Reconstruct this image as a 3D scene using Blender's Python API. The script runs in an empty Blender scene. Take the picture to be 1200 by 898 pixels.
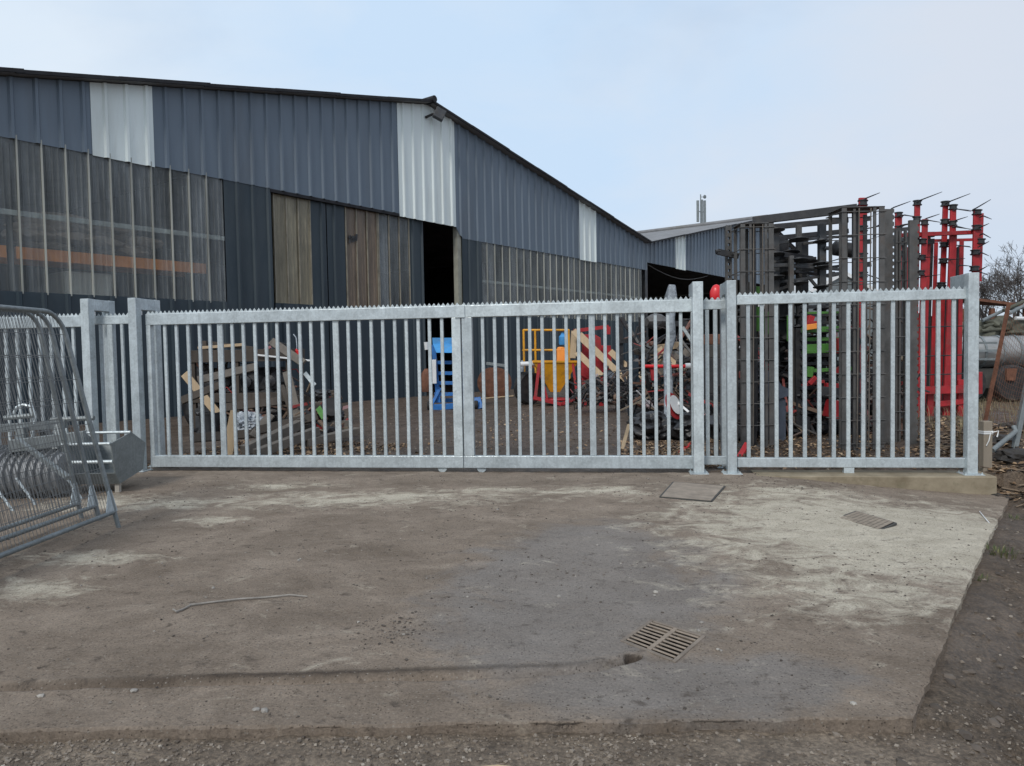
import bpy, bmesh, math, random
from mathutils import Vector, Matrix, noise
R = math.radians
random.seed(7)
scene = bpy.context.scene
COL = scene.collection

# ------------------------------------------------------------------ camera
CAM_H = 1.55
FOC = 867.0                      # focal length in photograph pixels (1200 wide)
PITCH, ROLL = R(2.3), R(1.03)
CAMP = Vector((0, 0, CAM_H))
F = Vector((0, math.cos(PITCH), -math.sin(PITCH)))
R0 = Vector((1, 0, 0)); U0 = Vector((0, math.sin(PITCH), math.cos(PITCH)))
CR = R0*math.cos(ROLL) - U0*math.sin(ROLL)
CU = R0*math.sin(ROLL) + U0*math.cos(ROLL)
cam = bpy.data.cameras.new('camera'); cam_o = bpy.data.objects.new('camera', cam); COL.objects.link(cam_o)
m = Matrix((CR, CU, -F)).transposed().to_4x4(); m.translation = CAMP
cam_o.matrix_world = m
cam.sensor_width = 36; cam.lens = FOC*36/1200; cam.clip_end = 2000; cam.clip_start = 0.05
scene.camera = cam_o

def ray(px, py): return F + CR*((px-600)/FOC) + CU*((449-py)/FOC)
def G(px, py, z=0.0):
    d = ray(px, py); return CAMP + d*((z-CAM_H)/d.z)
def P(px, py, Y):
    d = ray(px, py); return CAMP + d*(Y/d.y)
def on_plane(px, py, o, n):
    d = ray(px, py); return CAMP + d*((o-CAMP).dot(n)/d.dot(n))

# ------------------------------------------------------------------ mesh building
class MB:
    def __init__(s, org=None): s.v=[]; s.f=[]; s.org=Vector(org) if org is not None else Vector((0,0,0)); s.mi=[]
    def add(s, vs, fs):
        n=len(s.v); s.v += [Vector(v)-s.org for v in vs]; s.f += [tuple(i+n for i in f) for f in fs]; return s
    def box(s, c, size, rot=None):
        c=Vector(c); h=Vector(size)/2
        vs=[Vector((x*h.x,y*h.y,z*h.z)) for x in(-1,1) for y in(-1,1) for z in(-1,1)]
        if rot is not None: vs=[rot@v for v in vs]
        return s.add([c+v for v in vs],[(0,1,3,2),(4,6,7,5),(0,4,5,1),(2,3,7,6),(0,2,6,4),(1,5,7,3)])
    def b2(s, a, b):
        a=Vector(a); b=Vector(b); return s.box((a+b)/2, [abs(x) for x in (b-a)])
    def bar(s, p, q, w, d, up=(0,0,1), twist=0):
        p=Vector(p); q=Vector(q); t=(q-p).normalized(); up=Vector(up)
        if abs(t.dot(up))>.98: up=Vector((0,1,0))
        x=t.cross(up).normalized(); y=x.cross(t)
        if twist: x,y = x*math.cos(twist)+y*math.sin(twist), y*math.cos(twist)-x*math.sin(twist)
        c=[x*w/2+y*d/2, -x*w/2+y*d/2, -x*w/2-y*d/2, x*w/2-y*d/2]
        return s.add([p+k for k in c]+[q+k for k in c],[(0,1,2,3),(7,6,5,4)]+[(i,i+4,(i+1)%4+4,(i+1)%4) for i in range(4)])
    def tube(s, pts, r, seg=8, caps=True):
        pts=[Vector(p) for p in pts]; n=len(pts)
        rs = r if isinstance(r,(list,tuple)) else [r]*n
        t0=(pts[1]-pts[0]).normalized(); a=Vector((0,0,1)) if abs(t0.z)<.9 else Vector((1,0,0))
        x=t0.cross(a).normalized(); vs=[]; fs=[]
        for i,p in enumerate(pts):
            t=(pts[min(i+1,n-1)]-pts[max(i-1,0)]).normalized()
            x=(x-t*x.dot(t)).normalized(); y=t.cross(x)
            for k in range(seg):
                an=2*math.pi*k/seg; vs.append(p+(x*math.cos(an)+y*math.sin(an))*rs[i])
        for i in range(n-1):
            for k in range(seg):
                k2=(k+1)%seg; fs.append((i*seg+k,i*seg+k2,(i+1)*seg+k2,(i+1)*seg+k))
        if caps: fs+= [tuple(range(seg-1,-1,-1)), tuple((n-1)*seg+k for k in range(seg))]
        return s.add(vs,fs)
    def lathe(s, c, prof, axis=(0,0,1), seg=20):
        c=Vector(c); az=Vector(axis).normalized(); a=Vector((0,0,1)) if abs(az.z)<.9 else Vector((1,0,0))
        x=az.cross(a).normalized(); y=az.cross(x); vs=[]; fs=[]
        for (r,h) in prof:
            for k in range(seg):
                an=2*math.pi*k/seg; vs.append(c+az*h+(x*math.cos(an)+y*math.sin(an))*r)
        for i in range(len(prof)-1):
            for k in range(seg):
                k2=(k+1)%seg; fs.append((i*seg+k,i*seg+k2,(i+1)*seg+k2,(i+1)*seg+k))
        fs+= [tuple(range(seg-1,-1,-1)), tuple((len(prof)-1)*seg+k for k in range(seg))]
        return s.add(vs,fs)
    def prism(s, poly, ex):
        poly=[Vector(p) for p in poly]; ex=Vector(ex); n=len(poly)
        return s.add(poly+[p+ex for p in poly],[tuple(range(n)),tuple(range(2*n-1,n-1,-1))]+[(i,i+n,(i+1)%n+n,(i+1)%n) for i in range(n)])
    def blob(s, c, rad, sub=2, amp=.15, fr=1.5, seed=0, squash=None):
        bm=bmesh.new(); bmesh.ops.create_icosphere(bm, subdivisions=sub, radius=1)
        rad=Vector(rad) if not isinstance(rad,(int,float)) else Vector((rad,rad,rad)); c=Vector(c); so=Vector((seed*3.1,seed*7.7,seed*1.3))
        vs=[]
        for v in bm.verts:
            k=1+amp*noise.noise(v.co*fr+so); p=v.co*k; vs.append(c+Vector((p.x*rad.x,p.y*rad.y,p.z*rad.z)))
        bm.verts.index_update(); fs=[tuple(v.index for v in f.verts) for f in bm.faces]; bm.free()
        return s.add(vs,fs)
    def mesh(s, name, mat, smooth=False):
        me=bpy.data.meshes.new(name); me.from_pydata([tuple(v) for v in s.v],[],s.f)
        bm=bmesh.new(); bm.from_mesh(me); bmesh.ops.recalc_face_normals(bm, faces=bm.faces); bm.to_mesh(me); bm.free()
        if smooth:
            me.polygons.foreach_set('use_smooth',[True]*len(me.polygons))
            try: me.set_sharp_from_angle(angle=R(40))
            except Exception: pass
        if mat: me.materials.append(mat)
        me.update(); return me
    def build(s, name, mat, parent=None, smooth=False, bevel=0, loc=None):
        o=bpy.data.objects.new(name, s.mesh(name,mat,smooth)); COL.objects.link(o)
        if parent is not None: o.parent=parent
        else: o.location = s.org
        if loc is not None: o.location = loc
        if bevel:
            b=o.modifiers.new('bevel','BEVEL'); b.width=bevel; b.segments=2; b.limit_method='ANGLE'
        return o
def tag(o, label=None, cat=None, group=None, kind=None):
    if label: o['label']=label
    if cat: o['category']=cat
    if group: o['group']=group
    if kind: o['kind']=kind
    return o
def thing(name, label, cat, loc, rotz=0, group=None):
    o=bpy.data.objects.new(name,None); COL.objects.link(o); o.location=loc; o.rotation_euler=(0,0,rotz)
    o.empty_display_size=.2
    return tag(o,label,cat,group)
def dup(o, parent, loc):
    c=o.copy(); COL.objects.link(c); c.parent=parent; c.location=loc; return c

# ------------------------------------------------------------------ materials
def newmat(name):
    mt=bpy.data.materials.new(name); mt.use_nodes=True; nt=mt.node_tree
    return mt, nt, nt.nodes['Principled BSDF']
def nd(nt, t, **kw):
    n=nt.nodes.new(t)
    for k,v in kw.items(): setattr(n,k,v)
    return n
def tex_noise(nt, co, scale, detail=5, rough=.6, dist=0.0):
    n=nd(nt,'ShaderNodeTexNoise'); n.inputs['Scale'].default_value=scale; n.inputs['Detail'].default_value=detail
    n.inputs['Roughness'].default_value=rough; n.inputs['Distortion'].default_value=dist
    nt.links.new(co,n.inputs['Vector']); return n.outputs['Fac']
def ramp(nt, fac, stops, interp='LINEAR'):
    r=nd(nt,'ShaderNodeValToRGB'); r.color_ramp.interpolation=interp
    e=r.color_ramp.elements
    while len(e)<len(stops): e.new(.5)
    for k,(p,c) in zip(e,stops):
        k.position=p; k.color=(*c,1) if len(c)==3 else c
    nt.links.new(fac,r.inputs['Fac']); return r.outputs['Color']
def mixc(nt, fac, a, b, mode='MIX'):
    n=nd(nt,'ShaderNodeMix',data_type='RGBA',blend_type=mode)
    for i,v in ((0,fac),(6,a),(7,b)):
        if hasattr(v,'links') or hasattr(v,'is_linked'): nt.links.new(v,n.inputs[i])
        elif isinstance(v,(tuple,list)): n.inputs[i].default_value=(*v,1)[:4]
        else: n.inputs[i].default_value=v
    return n.outputs[2]
def mth(nt, op, a, b=0.0, clamp=False):
    n=nd(nt,'ShaderNodeMath',operation=op); n.use_clamp=clamp
    for i,v in ((0,a),(1,b)):
        if hasattr(v,'is_linked'): nt.links.new(v,n.inputs[i])
        else: n.inputs[i].default_value=v
    return n.outputs[0]
def coords(nt, kind='Object'):
    return nd(nt,'ShaderNodeTexCoord').outputs[kind]
def bump(nt, b, h, strength=.3, dist=.01, prev=None):
    n=nd(nt,'ShaderNodeBump'); n.inputs['Strength'].default_value=strength; n.inputs['Distance'].default_value=dist
    nt.links.new(h,n.inputs['Height'])
    if prev is not None: nt.links.new(prev,n.inputs['Normal'])
    nt.links.new(n.outputs['Normal'],b.inputs['Normal']); return n.outputs['Normal']
def scale_c(c,k): return tuple(max(0,min(1,x*k)) for x in c)
def mat(name, col, rough=.6, metal=0.0, var=.25, scale=6, dirt=None, dirt_amt=.35, dscale=3, bmp=.2, bdist=.004, bscale=60, stretch=None):
    """general painted / worn surface: tone variation, dirt patches, uneven gloss and fine bump"""
    mt,nt,b=newmat(name); co=coords(nt)
    if stretch:
        mp=nd(nt,'ShaderNodeMapping'); mp.inputs['Scale'].default_value=stretch; nt.links.new(co,mp.inputs['Vector']); co=mp.outputs['Vector']
    c=ramp(nt,tex_noise(nt,co,scale),[(.3,scale_c(col,1-var)),(.7,scale_c(col,1+var))])
    if dirt:
        f=ramp(nt,tex_noise(nt,co,dscale,8,.7,.4),[(.5,(0,0,0)),(.72,(dirt_amt,)*3)])
        c=mixc(nt,f,c,dirt)
    nt.links.new(c,b.inputs['Base Color'])
    r=ramp(nt,tex_noise(nt,co,scale*2.3,4),[(.3,(max(.03,rough-.1),)*3),(.7,(min(1,rough+.12),)*3)])
    nt.links.new(r,b.inputs['Roughness']); b.inputs['Metallic'].default_value=metal
    if bmp: bump(nt,b,tex_noise(nt,co,bscale,4),bmp,bdist)
    return mt
def galv(name, col=(.50,.55,.585), metal=.35, rough=.42):
    mt,nt,b=newmat(name); co=coords(nt)
    v=nd(nt,'ShaderNodeTexVoronoi'); v.inputs['Scale'].default_value=45; nt.links.new(co,v.inputs['Vector'])
    sp=nd(nt,'ShaderNodeSeparateColor'); nt.links.new(v.outputs['Color'],sp.inputs['Color'])
    c=ramp(nt,sp.outputs[0],[(.0,scale_c(col,.76)),(1,scale_c(col,1.16))])
    cl=ramp(nt,tex_noise(nt,co,4,6,.7,.3),[(.35,scale_c(col,.66)),(.65,scale_c(col,1.2))])
    c=mixc(nt,.6,c,cl)
    mp=nd(nt,'ShaderNodeMapping'); mp.inputs['Scale'].default_value=(14,14,1.2); nt.links.new(co,mp.inputs['Vector'])
    st=ramp(nt,tex_noise(nt,mp.outputs['Vector'],2.5,5,.7),[(.52,(0,0,0)),(.75,(.5,.5,.5))])
    c=mixc(nt,st,c,scale_c(col,.55))
    oi=nd(nt,'ShaderNodeObjectInfo'); c=mixc(nt,1.0,c,ramp(nt,oi.outputs['Random'],[(0,(.86,.87,.88)),(1,(1.08,1.08,1.07))]),'MULTIPLY')
    nt.links.new(c,b.inputs['Base Color']); b.inputs['Metallic'].default_value=metal
    r=ramp(nt,sp.outputs[1],[(0,(rough-.1,)*3),(1,(rough+.15,)*3)]); nt.links.new(r,b.inputs['Roughness'])
    bump(nt,b,tex_noise(nt,co,25,3),.12,.003)
    return mt
M={}
M['galv']=galv('galvanised steel',(.53,.585,.605),.3,.40)
M['galv_old']=galv('weathered galvanised steel',(.22,.243,.248),.3,.5)
M['clad']=mat('slate blue cladding paint',(.126,.163,.206),.5,0,.10,.9,(.085,.095,.105),.5,.6,.15,.006,1.5,(1,1,.14))
M['navy']=mat('dark navy cladding paint',(.019,.034,.046),.5,0,.12,.7,(.07,.085,.09),.5,.5,.1,.004,3,(1,1,.2))
M['white']=mat('off white cladding paint',(.70,.765,.755),.5,0,.05,1,(.42,.43,.38),.5,.9,.12,.006,1.5,(1,1,.14))
M['roofdark']=mat('dark roof edge',(.014,.014,.017),.8,0,.3,2)
M['roof']=mat('grey fibre cement roof',(.20,.20,.205),.9,0,.25,.8,(.12,.115,.09),.6,.5,.3,.01,12)
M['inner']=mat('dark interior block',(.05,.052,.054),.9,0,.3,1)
M['jamb']=mat('weathered door jamb',(.30,.30,.25),.8,0,.2,4)
M['black']=mat('black paint',(.022,.023,.026),.45,0,.4,6,(.10,.085,.07),.4,4)
M['blackrub']=mat('black rubber',(.022,.022,.023),.75,0,.4,8,(.09,.08,.065),.4,5)
M['blackpl']=mat('black plastic wrap',(.018,.018,.02),.42,0,.4,5,(.10,.09,.08),.4,4,.6,.02,9)
M['steel_dark']=mat('grey brown raw steel',(.100,.098,.095),.55,.25,.3,5,(.10,.065,.045),.5,4)
M['gunmetal']=mat('dark grey machine steel',(.055,.058,.062),.5,.3,.35,5,(.11,.085,.06),.5,4)
M['red']=mat('red machine paint',(.36,.018,.024),.5,0,.3,4,(.12,.055,.045),.75,3)
M['redbright']=mat('bright red plastic',(.62,.02,.025),.35,0,.1,5)
M['green']=mat('green machine paint',(.065,.20,.035),.5,0,.2,6,(.07,.10,.04),.5,4)
M['yellow']=mat('yellow hopper paint',(.70,.33,.015),.5,0,.2,4,(.20,.13,.06),.8,2.5)
M['orange']=mat('orange rack paint',(.95,.33,.06),.45,0,.1,5)
M['blue']=mat('blue machine paint',(.02,.15,.44),.5,0,.25,4,(.07,.075,.08),.75,3)
M['bluelt']=mat('light blue panel paint',(.055,.28,.60),.5,0,.15,4,(.12,.16,.20),.5,3)
M['rust']=mat('rusty steel',(.17,.075,.045),.85,.1,.35,8,(.08,.035,.025),.6,6,.4,.006,60)
M['wood']=mat('weathered brown timber',(.062,.050,.040),.85,0,.35,5,(.08,.06,.045),.5,6,.4,.005,40,(1,1,.15))
M['woodlt']=mat('light timber',(.46,.345,.22),.8,0,.2,5,(.22,.16,.10),.5,5,.3,.004,40,(1,1,.2))
M['woodgrey']=mat('grey timber',(.135,.118,.10),.9,0,.3,5,(.08,.07,.06),.5,6,.4,.005,40)
M['whitepl']=mat('white plastic',(.72,.73,.73),.4,0,.06,4,(.45,.43,.40),.3,5)
M['wrap']=mat('clear plastic wrap',(.30,.335,.37),.2,0,.35,7,None,0,3,.8,.03,14)
M['glove']=mat('silver tank skin',(.33,.335,.33),.42,.5,.35,2,(.16,.12,.085),.8,1.6,.15,.01,5,(.6,.6,2))
M['tankdk']=mat('dark chassis steel',(.06,.058,.052),.7,.1,.3,3)
M['cover']=mat('cast iron cover',(.20,.172,.142),.6,.3,.25,20,(.17,.15,.125),.6,9,.5,.004,90)
M['grate']=mat('grate iron under dried mud',(.27,.215,.165),.75,.1,.25,20,(.15,.125,.10),.6,12,.4,.004,80)
M['pit']=mat('dark wet pit mud',(.035,.03,.026),.7,0,.3,6)
M['stone']=mat('pebble stone',(.27,.25,.225),.85,0,.4,9,(.15,.12,.10),.5,7)
M['stonelt']=mat('pale flint stone',(.36,.335,.295),.8,0,.3,9,(.22,.18,.15),.6,6)
M['bark']=mat('dark winter bark',(.075,.065,.06),.9,0,.3,8)
M['chrome']=mat('bright spring steel',(.62,.64,.66),.28,.7,.15,8)
M['meshwire']=mat('dull mesh wire',(.15,.155,.155),.5,.3,.3,4)
M['mudfr']=mat('mud on grate frame',(.185,.152,.122),.9,0,.3,8)
M['covertread']=mat('worn cover tread',(.27,.225,.175),.8,.1,.3,15)
M['doorrib']=mat('weathered rib of door sheet',(.24,.215,.165),.6,0,.3,3)
M['boxgrey']=mat('grey box paint',(.22,.23,.24),.5,.2,.15,4,(.12,.10,.08),.4,3)
M['stake']=mat('weathered stake timber',(.27,.23,.18),.9,0,.25,5,(.12,.10,.07),.5,6,.5,.006,40,(1,1,.15))
def kerbmat():
    mt,nt,b=newmat('aged kerb concrete'); co=coords(nt)
    c=ramp(nt,tex_noise(nt,co,3,8,.7),[(.3,(.165,.132,.085)),(.7,(.33,.28,.20))])
    f=ramp(nt,tex_noise(nt,co,7,6,.7),[(.55,(0,0,0)),(.75,(.6,.6,.6))])
    c=mixc(nt,f,c,(.10,.10,.055)); nt.links.new(c,b.inputs['Base Color']); b.inputs['Roughness'].default_value=.9
    bump(nt,b,tex_noise(nt,co,40,6,.7),.5,.006); return mt
M['kerb']=kerbmat()
def sheetmat(name, col, clear, dirt):
    """grimy translucent corrugated plastic: mostly scattering, part clear"""
    mt,nt,b=newmat(name); co=coords(nt); out=nt.nodes['Material Output']
    mp=nd(nt,'ShaderNodeMapping'); mp.inputs['Scale'].default_value=(1,1,.18); nt.links.new(co,mp.inputs['Vector'])
    c=ramp(nt,tex_noise(nt,mp.outputs['Vector'],3.5,9,.75),[(.32,scale_c(col,.5)),(.68,scale_c(col,1.35))])
    f=ramp(nt,tex_noise(nt,mp.outputs['Vector'],.8,6,.65,.5),[(.45,(0,0,0)),(.7,(.7,.7,.7))])
    c=mixc(nt,f,c,dirt); nt.links.new(c,b.inputs['Base Color']); b.inputs['Roughness'].default_value=.32
    tr=nd(nt,'ShaderNodeBsdfTransparent'); tr.inputs['Color'].default_value=(.93,.93,.90,1)
    tl=nd(nt,'ShaderNodeBsdfTranslucent'); nt.links.new(c,tl.inputs['Color'])
    m1=nd(nt,'ShaderNodeMixShader'); m1.inputs[0].default_value=.12
    nt.links.new(b.outputs[0],m1.inputs[1]); nt.links.new(tl.outputs[0],m1.inputs[2])
    m2=nd(nt,'ShaderNodeMixShader')
    k=ramp(nt,tex_noise(nt,mp.outputs['Vector'],1.1,5),[(.3,(clear-.16,)*3),(.7,(clear+.12,)*3)])
    nt.links.new(k,m2.inputs[0]); nt.links.new(m1.outputs[0],m2.inputs[1]); nt.links.new(tr.outputs[0],m2.inputs[2])
    nt.links.new(m2.outputs[0],out.inputs['Surface'])
    bump(nt,b,tex_noise(nt,co,3,3),.2,.01)
    return mt
M['sheet']=sheetmat('grimy clear corrugated sheet',(.40,.435,.46),.75,(.32,.34,.345))
M['sheetrib']=mat('raised pale rib of plastic sheet',(.43,.43,.375),.45,0,.3,3,(.07,.08,.085),.95,1.3,.2,.004,60,(1,1,.04))
M['sheet_tan']=sheetmat('tan stained corrugated sheet',(.31,.275,.195),.12,(.21,.18,.12))
M['sheet_brown']=sheetmat('brown stained corrugated sheet',(.215,.158,.112),.14,(.12,.10,.08))

# ------------------------------------------------------------------ sky and light
world=bpy.data.worlds.new('World'); scene.world=world; world.use_nodes=True
nt=world.node_tree; bg=nt.nodes['Background']; wout=nt.nodes['World Output']
SUN_EL, SUN_AZ = R(42), R(205)      # azimuth clockwise from +Y: behind the camera, a little left
sky=nd(nt,'ShaderNodeTexSky',sky_type='NISHITA'); sky.sun_disc=False; sky.sun_elevation=SUN_EL; sky.sun_rotation=SUN_AZ
sky.air_density=1.0; sky.dust_density=1.5; sky.ozone_density=1.5
nt.links.new(sky.outputs[0],bg.inputs['Color']); bg.inputs['Strength'].default_value=.11
bg2=nd(nt,'ShaderNodeBackground')
co=nd(nt,'ShaderNodeTexCoord').outputs['Generated']
mp=nd(nt,'ShaderNodeMapping'); mp.inputs['Scale'].default_value=(1,1,2.2); nt.links.new(co,mp.inputs['Vector'])
n1=tex_noise(nt,mp.outputs['Vector'],1.7,6,.55,.3)
cc=ramp(nt,tex_noise(nt,mp.outputs['Vector'],1.5,6,.5,.4),[(.40,(.48,.62,.80)),(.60,(.66,.72,.80))])
sxw=nd(nt,'ShaderNodeSeparateXYZ'); nt.links.new(co,sxw.inputs[0])
side=mth(nt,'MULTIPLY_ADD',sxw.outputs['X'],-.9); side.node.inputs[2].default_value=.5; side.node.use_clamp=True
cc=mixc(nt,side,mixc(nt,.65,cc,(.535,.585,.675)),mixc(nt,.6,cc,(.645,.74,.83)))
# an opening of soft blue above the barn ridge, ragged at its edge
d0=ray(600,-60).normalized(); dp=nd(nt,'ShaderNodeVectorMath',operation='DOT_PRODUCT'); nt.links.new(co,dp.inputs[0]); dp.inputs[1].default_value=d0
bl=mth(nt,'ADD',mth(nt,'MULTIPLY',mth(nt,'SUBTRACT',dp.outputs['Value'],.86),7.0),mth(nt,'MULTIPLY',mth(nt,'SUBTRACT',tex_noise(nt,mp.outputs['Vector'],3.2,7,.55,.4),.5),1.6))
blm=ramp(nt,bl,[(.15,(0,0,0)),(.95,(.75,.75,.75))])
cc=mixc(nt,blm,cc,(.47,.63,.82))
nt.links.new(cc,bg2.inputs['Color']); bg2.inputs['Strength'].default_value=1.0
cov=ramp(nt,n1,[(.28,(.72,.72,.72)),(.55,(.97,.97,.97))])
mx=nd(nt,'ShaderNodeMixShader'); nt.links.new(cov,mx.inputs[0]); nt.links.new(bg.outputs[0],mx.inputs[1]); nt.links.new(bg2.outputs[0],mx.inputs[2])
nt.links.new(mx.outputs[0],wout.inputs['Surface'])
sun=bpy.data.lights.new('sun','SUN'); sun.energy=1.5; sun.angle=R(14); sun.color=(1,.96,.90)
so=bpy.data.objects.new('sun',sun); COL.objects.link(so)
sd=Vector((math.sin(SUN_AZ)*math.cos(SUN_EL), math.cos(SUN_AZ)*math.cos(SUN_EL), math.sin(SUN_EL)))
so.rotation_euler=sd.to_track_quat('Z','Y').to_euler(); so.location=sd*60
vs=scene.view_settings; vs.view_transform='Standard'; vs.look='None'; vs.gamma=1; vs.exposure=.25; vs.use_curve_mapping=False
# ================================================================== GATE LINE FRAME
GO=G(172,553); GE=G(1133,557)
gd=(GE-GO); gd.z=0; GLEN=gd.length; gd.normalize(); gn=Vector((-gd.y,gd.x,0)); GROT=math.atan2(gd.y,gd.x)
def gs(px,py,yo=0.0):
    """pixel -> (distance along the gate line, height) on the vertical plane yo metres behind the post fronts"""
    p=on_plane(px,py,GO+gn*yo,gn); return (p-GO).dot(gd), p.z

def gl(p):  # world point -> gate-local
    d=Vector(p)-GO; return Vector((d.dot(gd),d.dot(gn),d.z))

# ================================================================== SLAB AND GROUND
def smooth(a,b,x):
    t=max(0,min(1,(x-a)/(b-a))); return t*t*(3-2*t)
KA=G(885,556)
DROP=.16
for _d in range(4,40):
    if gl(G(1160,580,-_d*.01)).y>-.13: DROP=_d*.01; break
print('DROP',DROP,gl(G(1160,580,-DROP)))
KB=G(1160,580,-DROP)
SL_NR=G(1070,846,-.02); SL_NL=G(-420,862,0); SL_FR=G(1181,586,-DROP); SL_FL=GO-gd*3.5+gn*.1
kk=(SL_FR-SL_NR); SL_FR=SL_FR+kk*((gl(SL_FR).y-.06)/((gl(SL_NR)-gl(SL_FR)).y)) ; SL_FR.z=-.16
Q=[Vector(p) for p in (SL_FL,SL_FR,SL_NR,SL_NL)]
GR=[G(731,752),G(764,729),G(823,747),G(790,775)]      # drain grate corners
HOLE=G(742,771)
groove=[G(740,773),G(700,783),G(640,789),G(520,793),G(420,796),G(300,800),G(150,803),G(0,806),G(-200,812)]
def segdist(p,a,b):
    ab=b-a; t=max(0,min(1,(p-a).dot(ab)/ab.dot(ab))); return (p-(a+ab*t)).length
def v2(p): return Vector((p[0],p[1]))
groove2=[v2(p) for p in groove]; hole2=v2(HOLE)
tracks=[[v2(G(*a)) for a in t] for t in ([(60,640),(300,720),(620,850)],[(330,790),(480,740),(700,600)],[(560,860),(660,780),(820,640)])]
def inquad(p,q,mg=0):
    p=v2(p); s=0
    for i in range(len(q)):
        a=v2(q[i]); b=v2(q[(i+1)%len(q)]); e=(b-a).normalized(); d=e.x*(p.y-a.y)-e.y*(p.x-a.x)
        if i==0: s=1 if (e.x*(v2(q[2]).y-a.y)-e.y*(v2(q[2]).x-a.x))>0 else -1
        if d*s < mg: return False
    return True
def slab_drop(x,y):
    q=gl((x,y,0)); k=smooth(gl(KA).x-.2, gl(KB).x+.1, q.x)
    far=smooth(-4.5,-.4,q.y)           # strongest beside the kerb
    return -DROP*k*(.30+.70*far)
def slabz(x,y):
    p=Vector((x,y,0)); z=slab_drop(x,y)
    z+=.010*noise.noise(p*.9)+.0045*noise.noise(p*3.1+Vector((5,1,0)))+.003*noise.noise(p*9)+.0022*noise.noise(p*23)
    k=noise.noise(p*5.3+Vector((2,9,4)))
    if k>.25: z+=.012*(k-.25)
    d=min(segdist(v2((x,y)),groove2[i],groove2[i+1]) for i in range(len(groove2)-1)) if y<4.6 else 9
    if d<.12: z+=-.032*math.exp(-(d/.030)**2)+.006*math.exp(-((d-.06)/.03)**2)*(1+noise.noise(p*14))
    dh=(v2((x,y))-hole2).length
    if dh<.12: z-=.10*math.exp(-(dh/.036)**4)
    return z
def clodz(p):
    a=noise.noise(p*2.2)*.03+noise.noise(p*6)*.020+noise.noise(p*15)*.010
    k=abs(noise.noise(p*9+Vector((3,3,3)))); return a+.02*k
SLQ=[v2(p) for p in Q]
def ground_z(x,y):
    p=Vector((x,y,0)); q=gl((x,y,0))
    if inquad((x,y),GR,-.10): return -.55
    if inquad((x,y),Q,.16): return -.30
    z=-.048+.05*noise.noise(p*.25)*smooth(14,30,y)+.015*noise.noise(p*1.3)
    if y<13 and abs(x)<11:
        rgt=smooth(0,.5,(x-Q[2].x)-(y-Q[2].y)*(Q[1].x-Q[2].x)/(Q[1].y-Q[2].y)) if y<Q[1].y+.5 else 0
        if y<Q[2].y+.05: rgt=max(rgt,smooth(1.2,2.4,x))
        z+=clodz(p)*(.35+1.15*rgt)
        z-=.03*rgt+.03*rgt*smooth(7.5,5.5,y)
        z+=slab_drop(x,y)*smooth(.25,-.15,q.y)
    if q.y>.05: z=max(z,-.02)+.02*smooth(.05,.6,q.y)+.012*noise.noise(p*7)
    # leafy bank to the right of the gate end
    bank=smooth(gl(GE).x+.15,gl(GE).x+1.4,q.x)*smooth(-1.6,.4,q.y)*smooth(12,3,q.y)
    z+=bank*(.22+.10*noise.noise(p*1.7))
    return z
def axis(lo,hi,step,far_lo,far_hi,g=1.22):
    a=[]; x=lo
    while x<hi: a.append(x); x+=step
    s=step; y=lo
    left=[]
    while y>far_lo: s*=g; y-=s; left.append(y)
    s=step; y=a[-1]; right=[]
    while y<far_hi: s*=g; y+=s; right.append(y)
    return left[::-1]+a+right
def grid_obj(name,xs,ys,zf,mt):
    nx=len(xs); ny=len(ys)
    vs=[(x,y,zf(x,y)) for y in ys for x in xs]
    fs=[(j*nx+i,j*nx+i+1,(j+1)*nx+i+1,(j+1)*nx+i) for j in range(ny-1) for i in range(nx-1)]
    me=bpy.data.meshes.new(name); me.from_pydata(vs,[],fs); me.polygons.foreach_set('use_smooth',[True]*len(fs)); me.materials.append(mt)
    o=bpy.data.objects.new(name,me); COL.objects.link(o); o['kind']='structure'; return o
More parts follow.
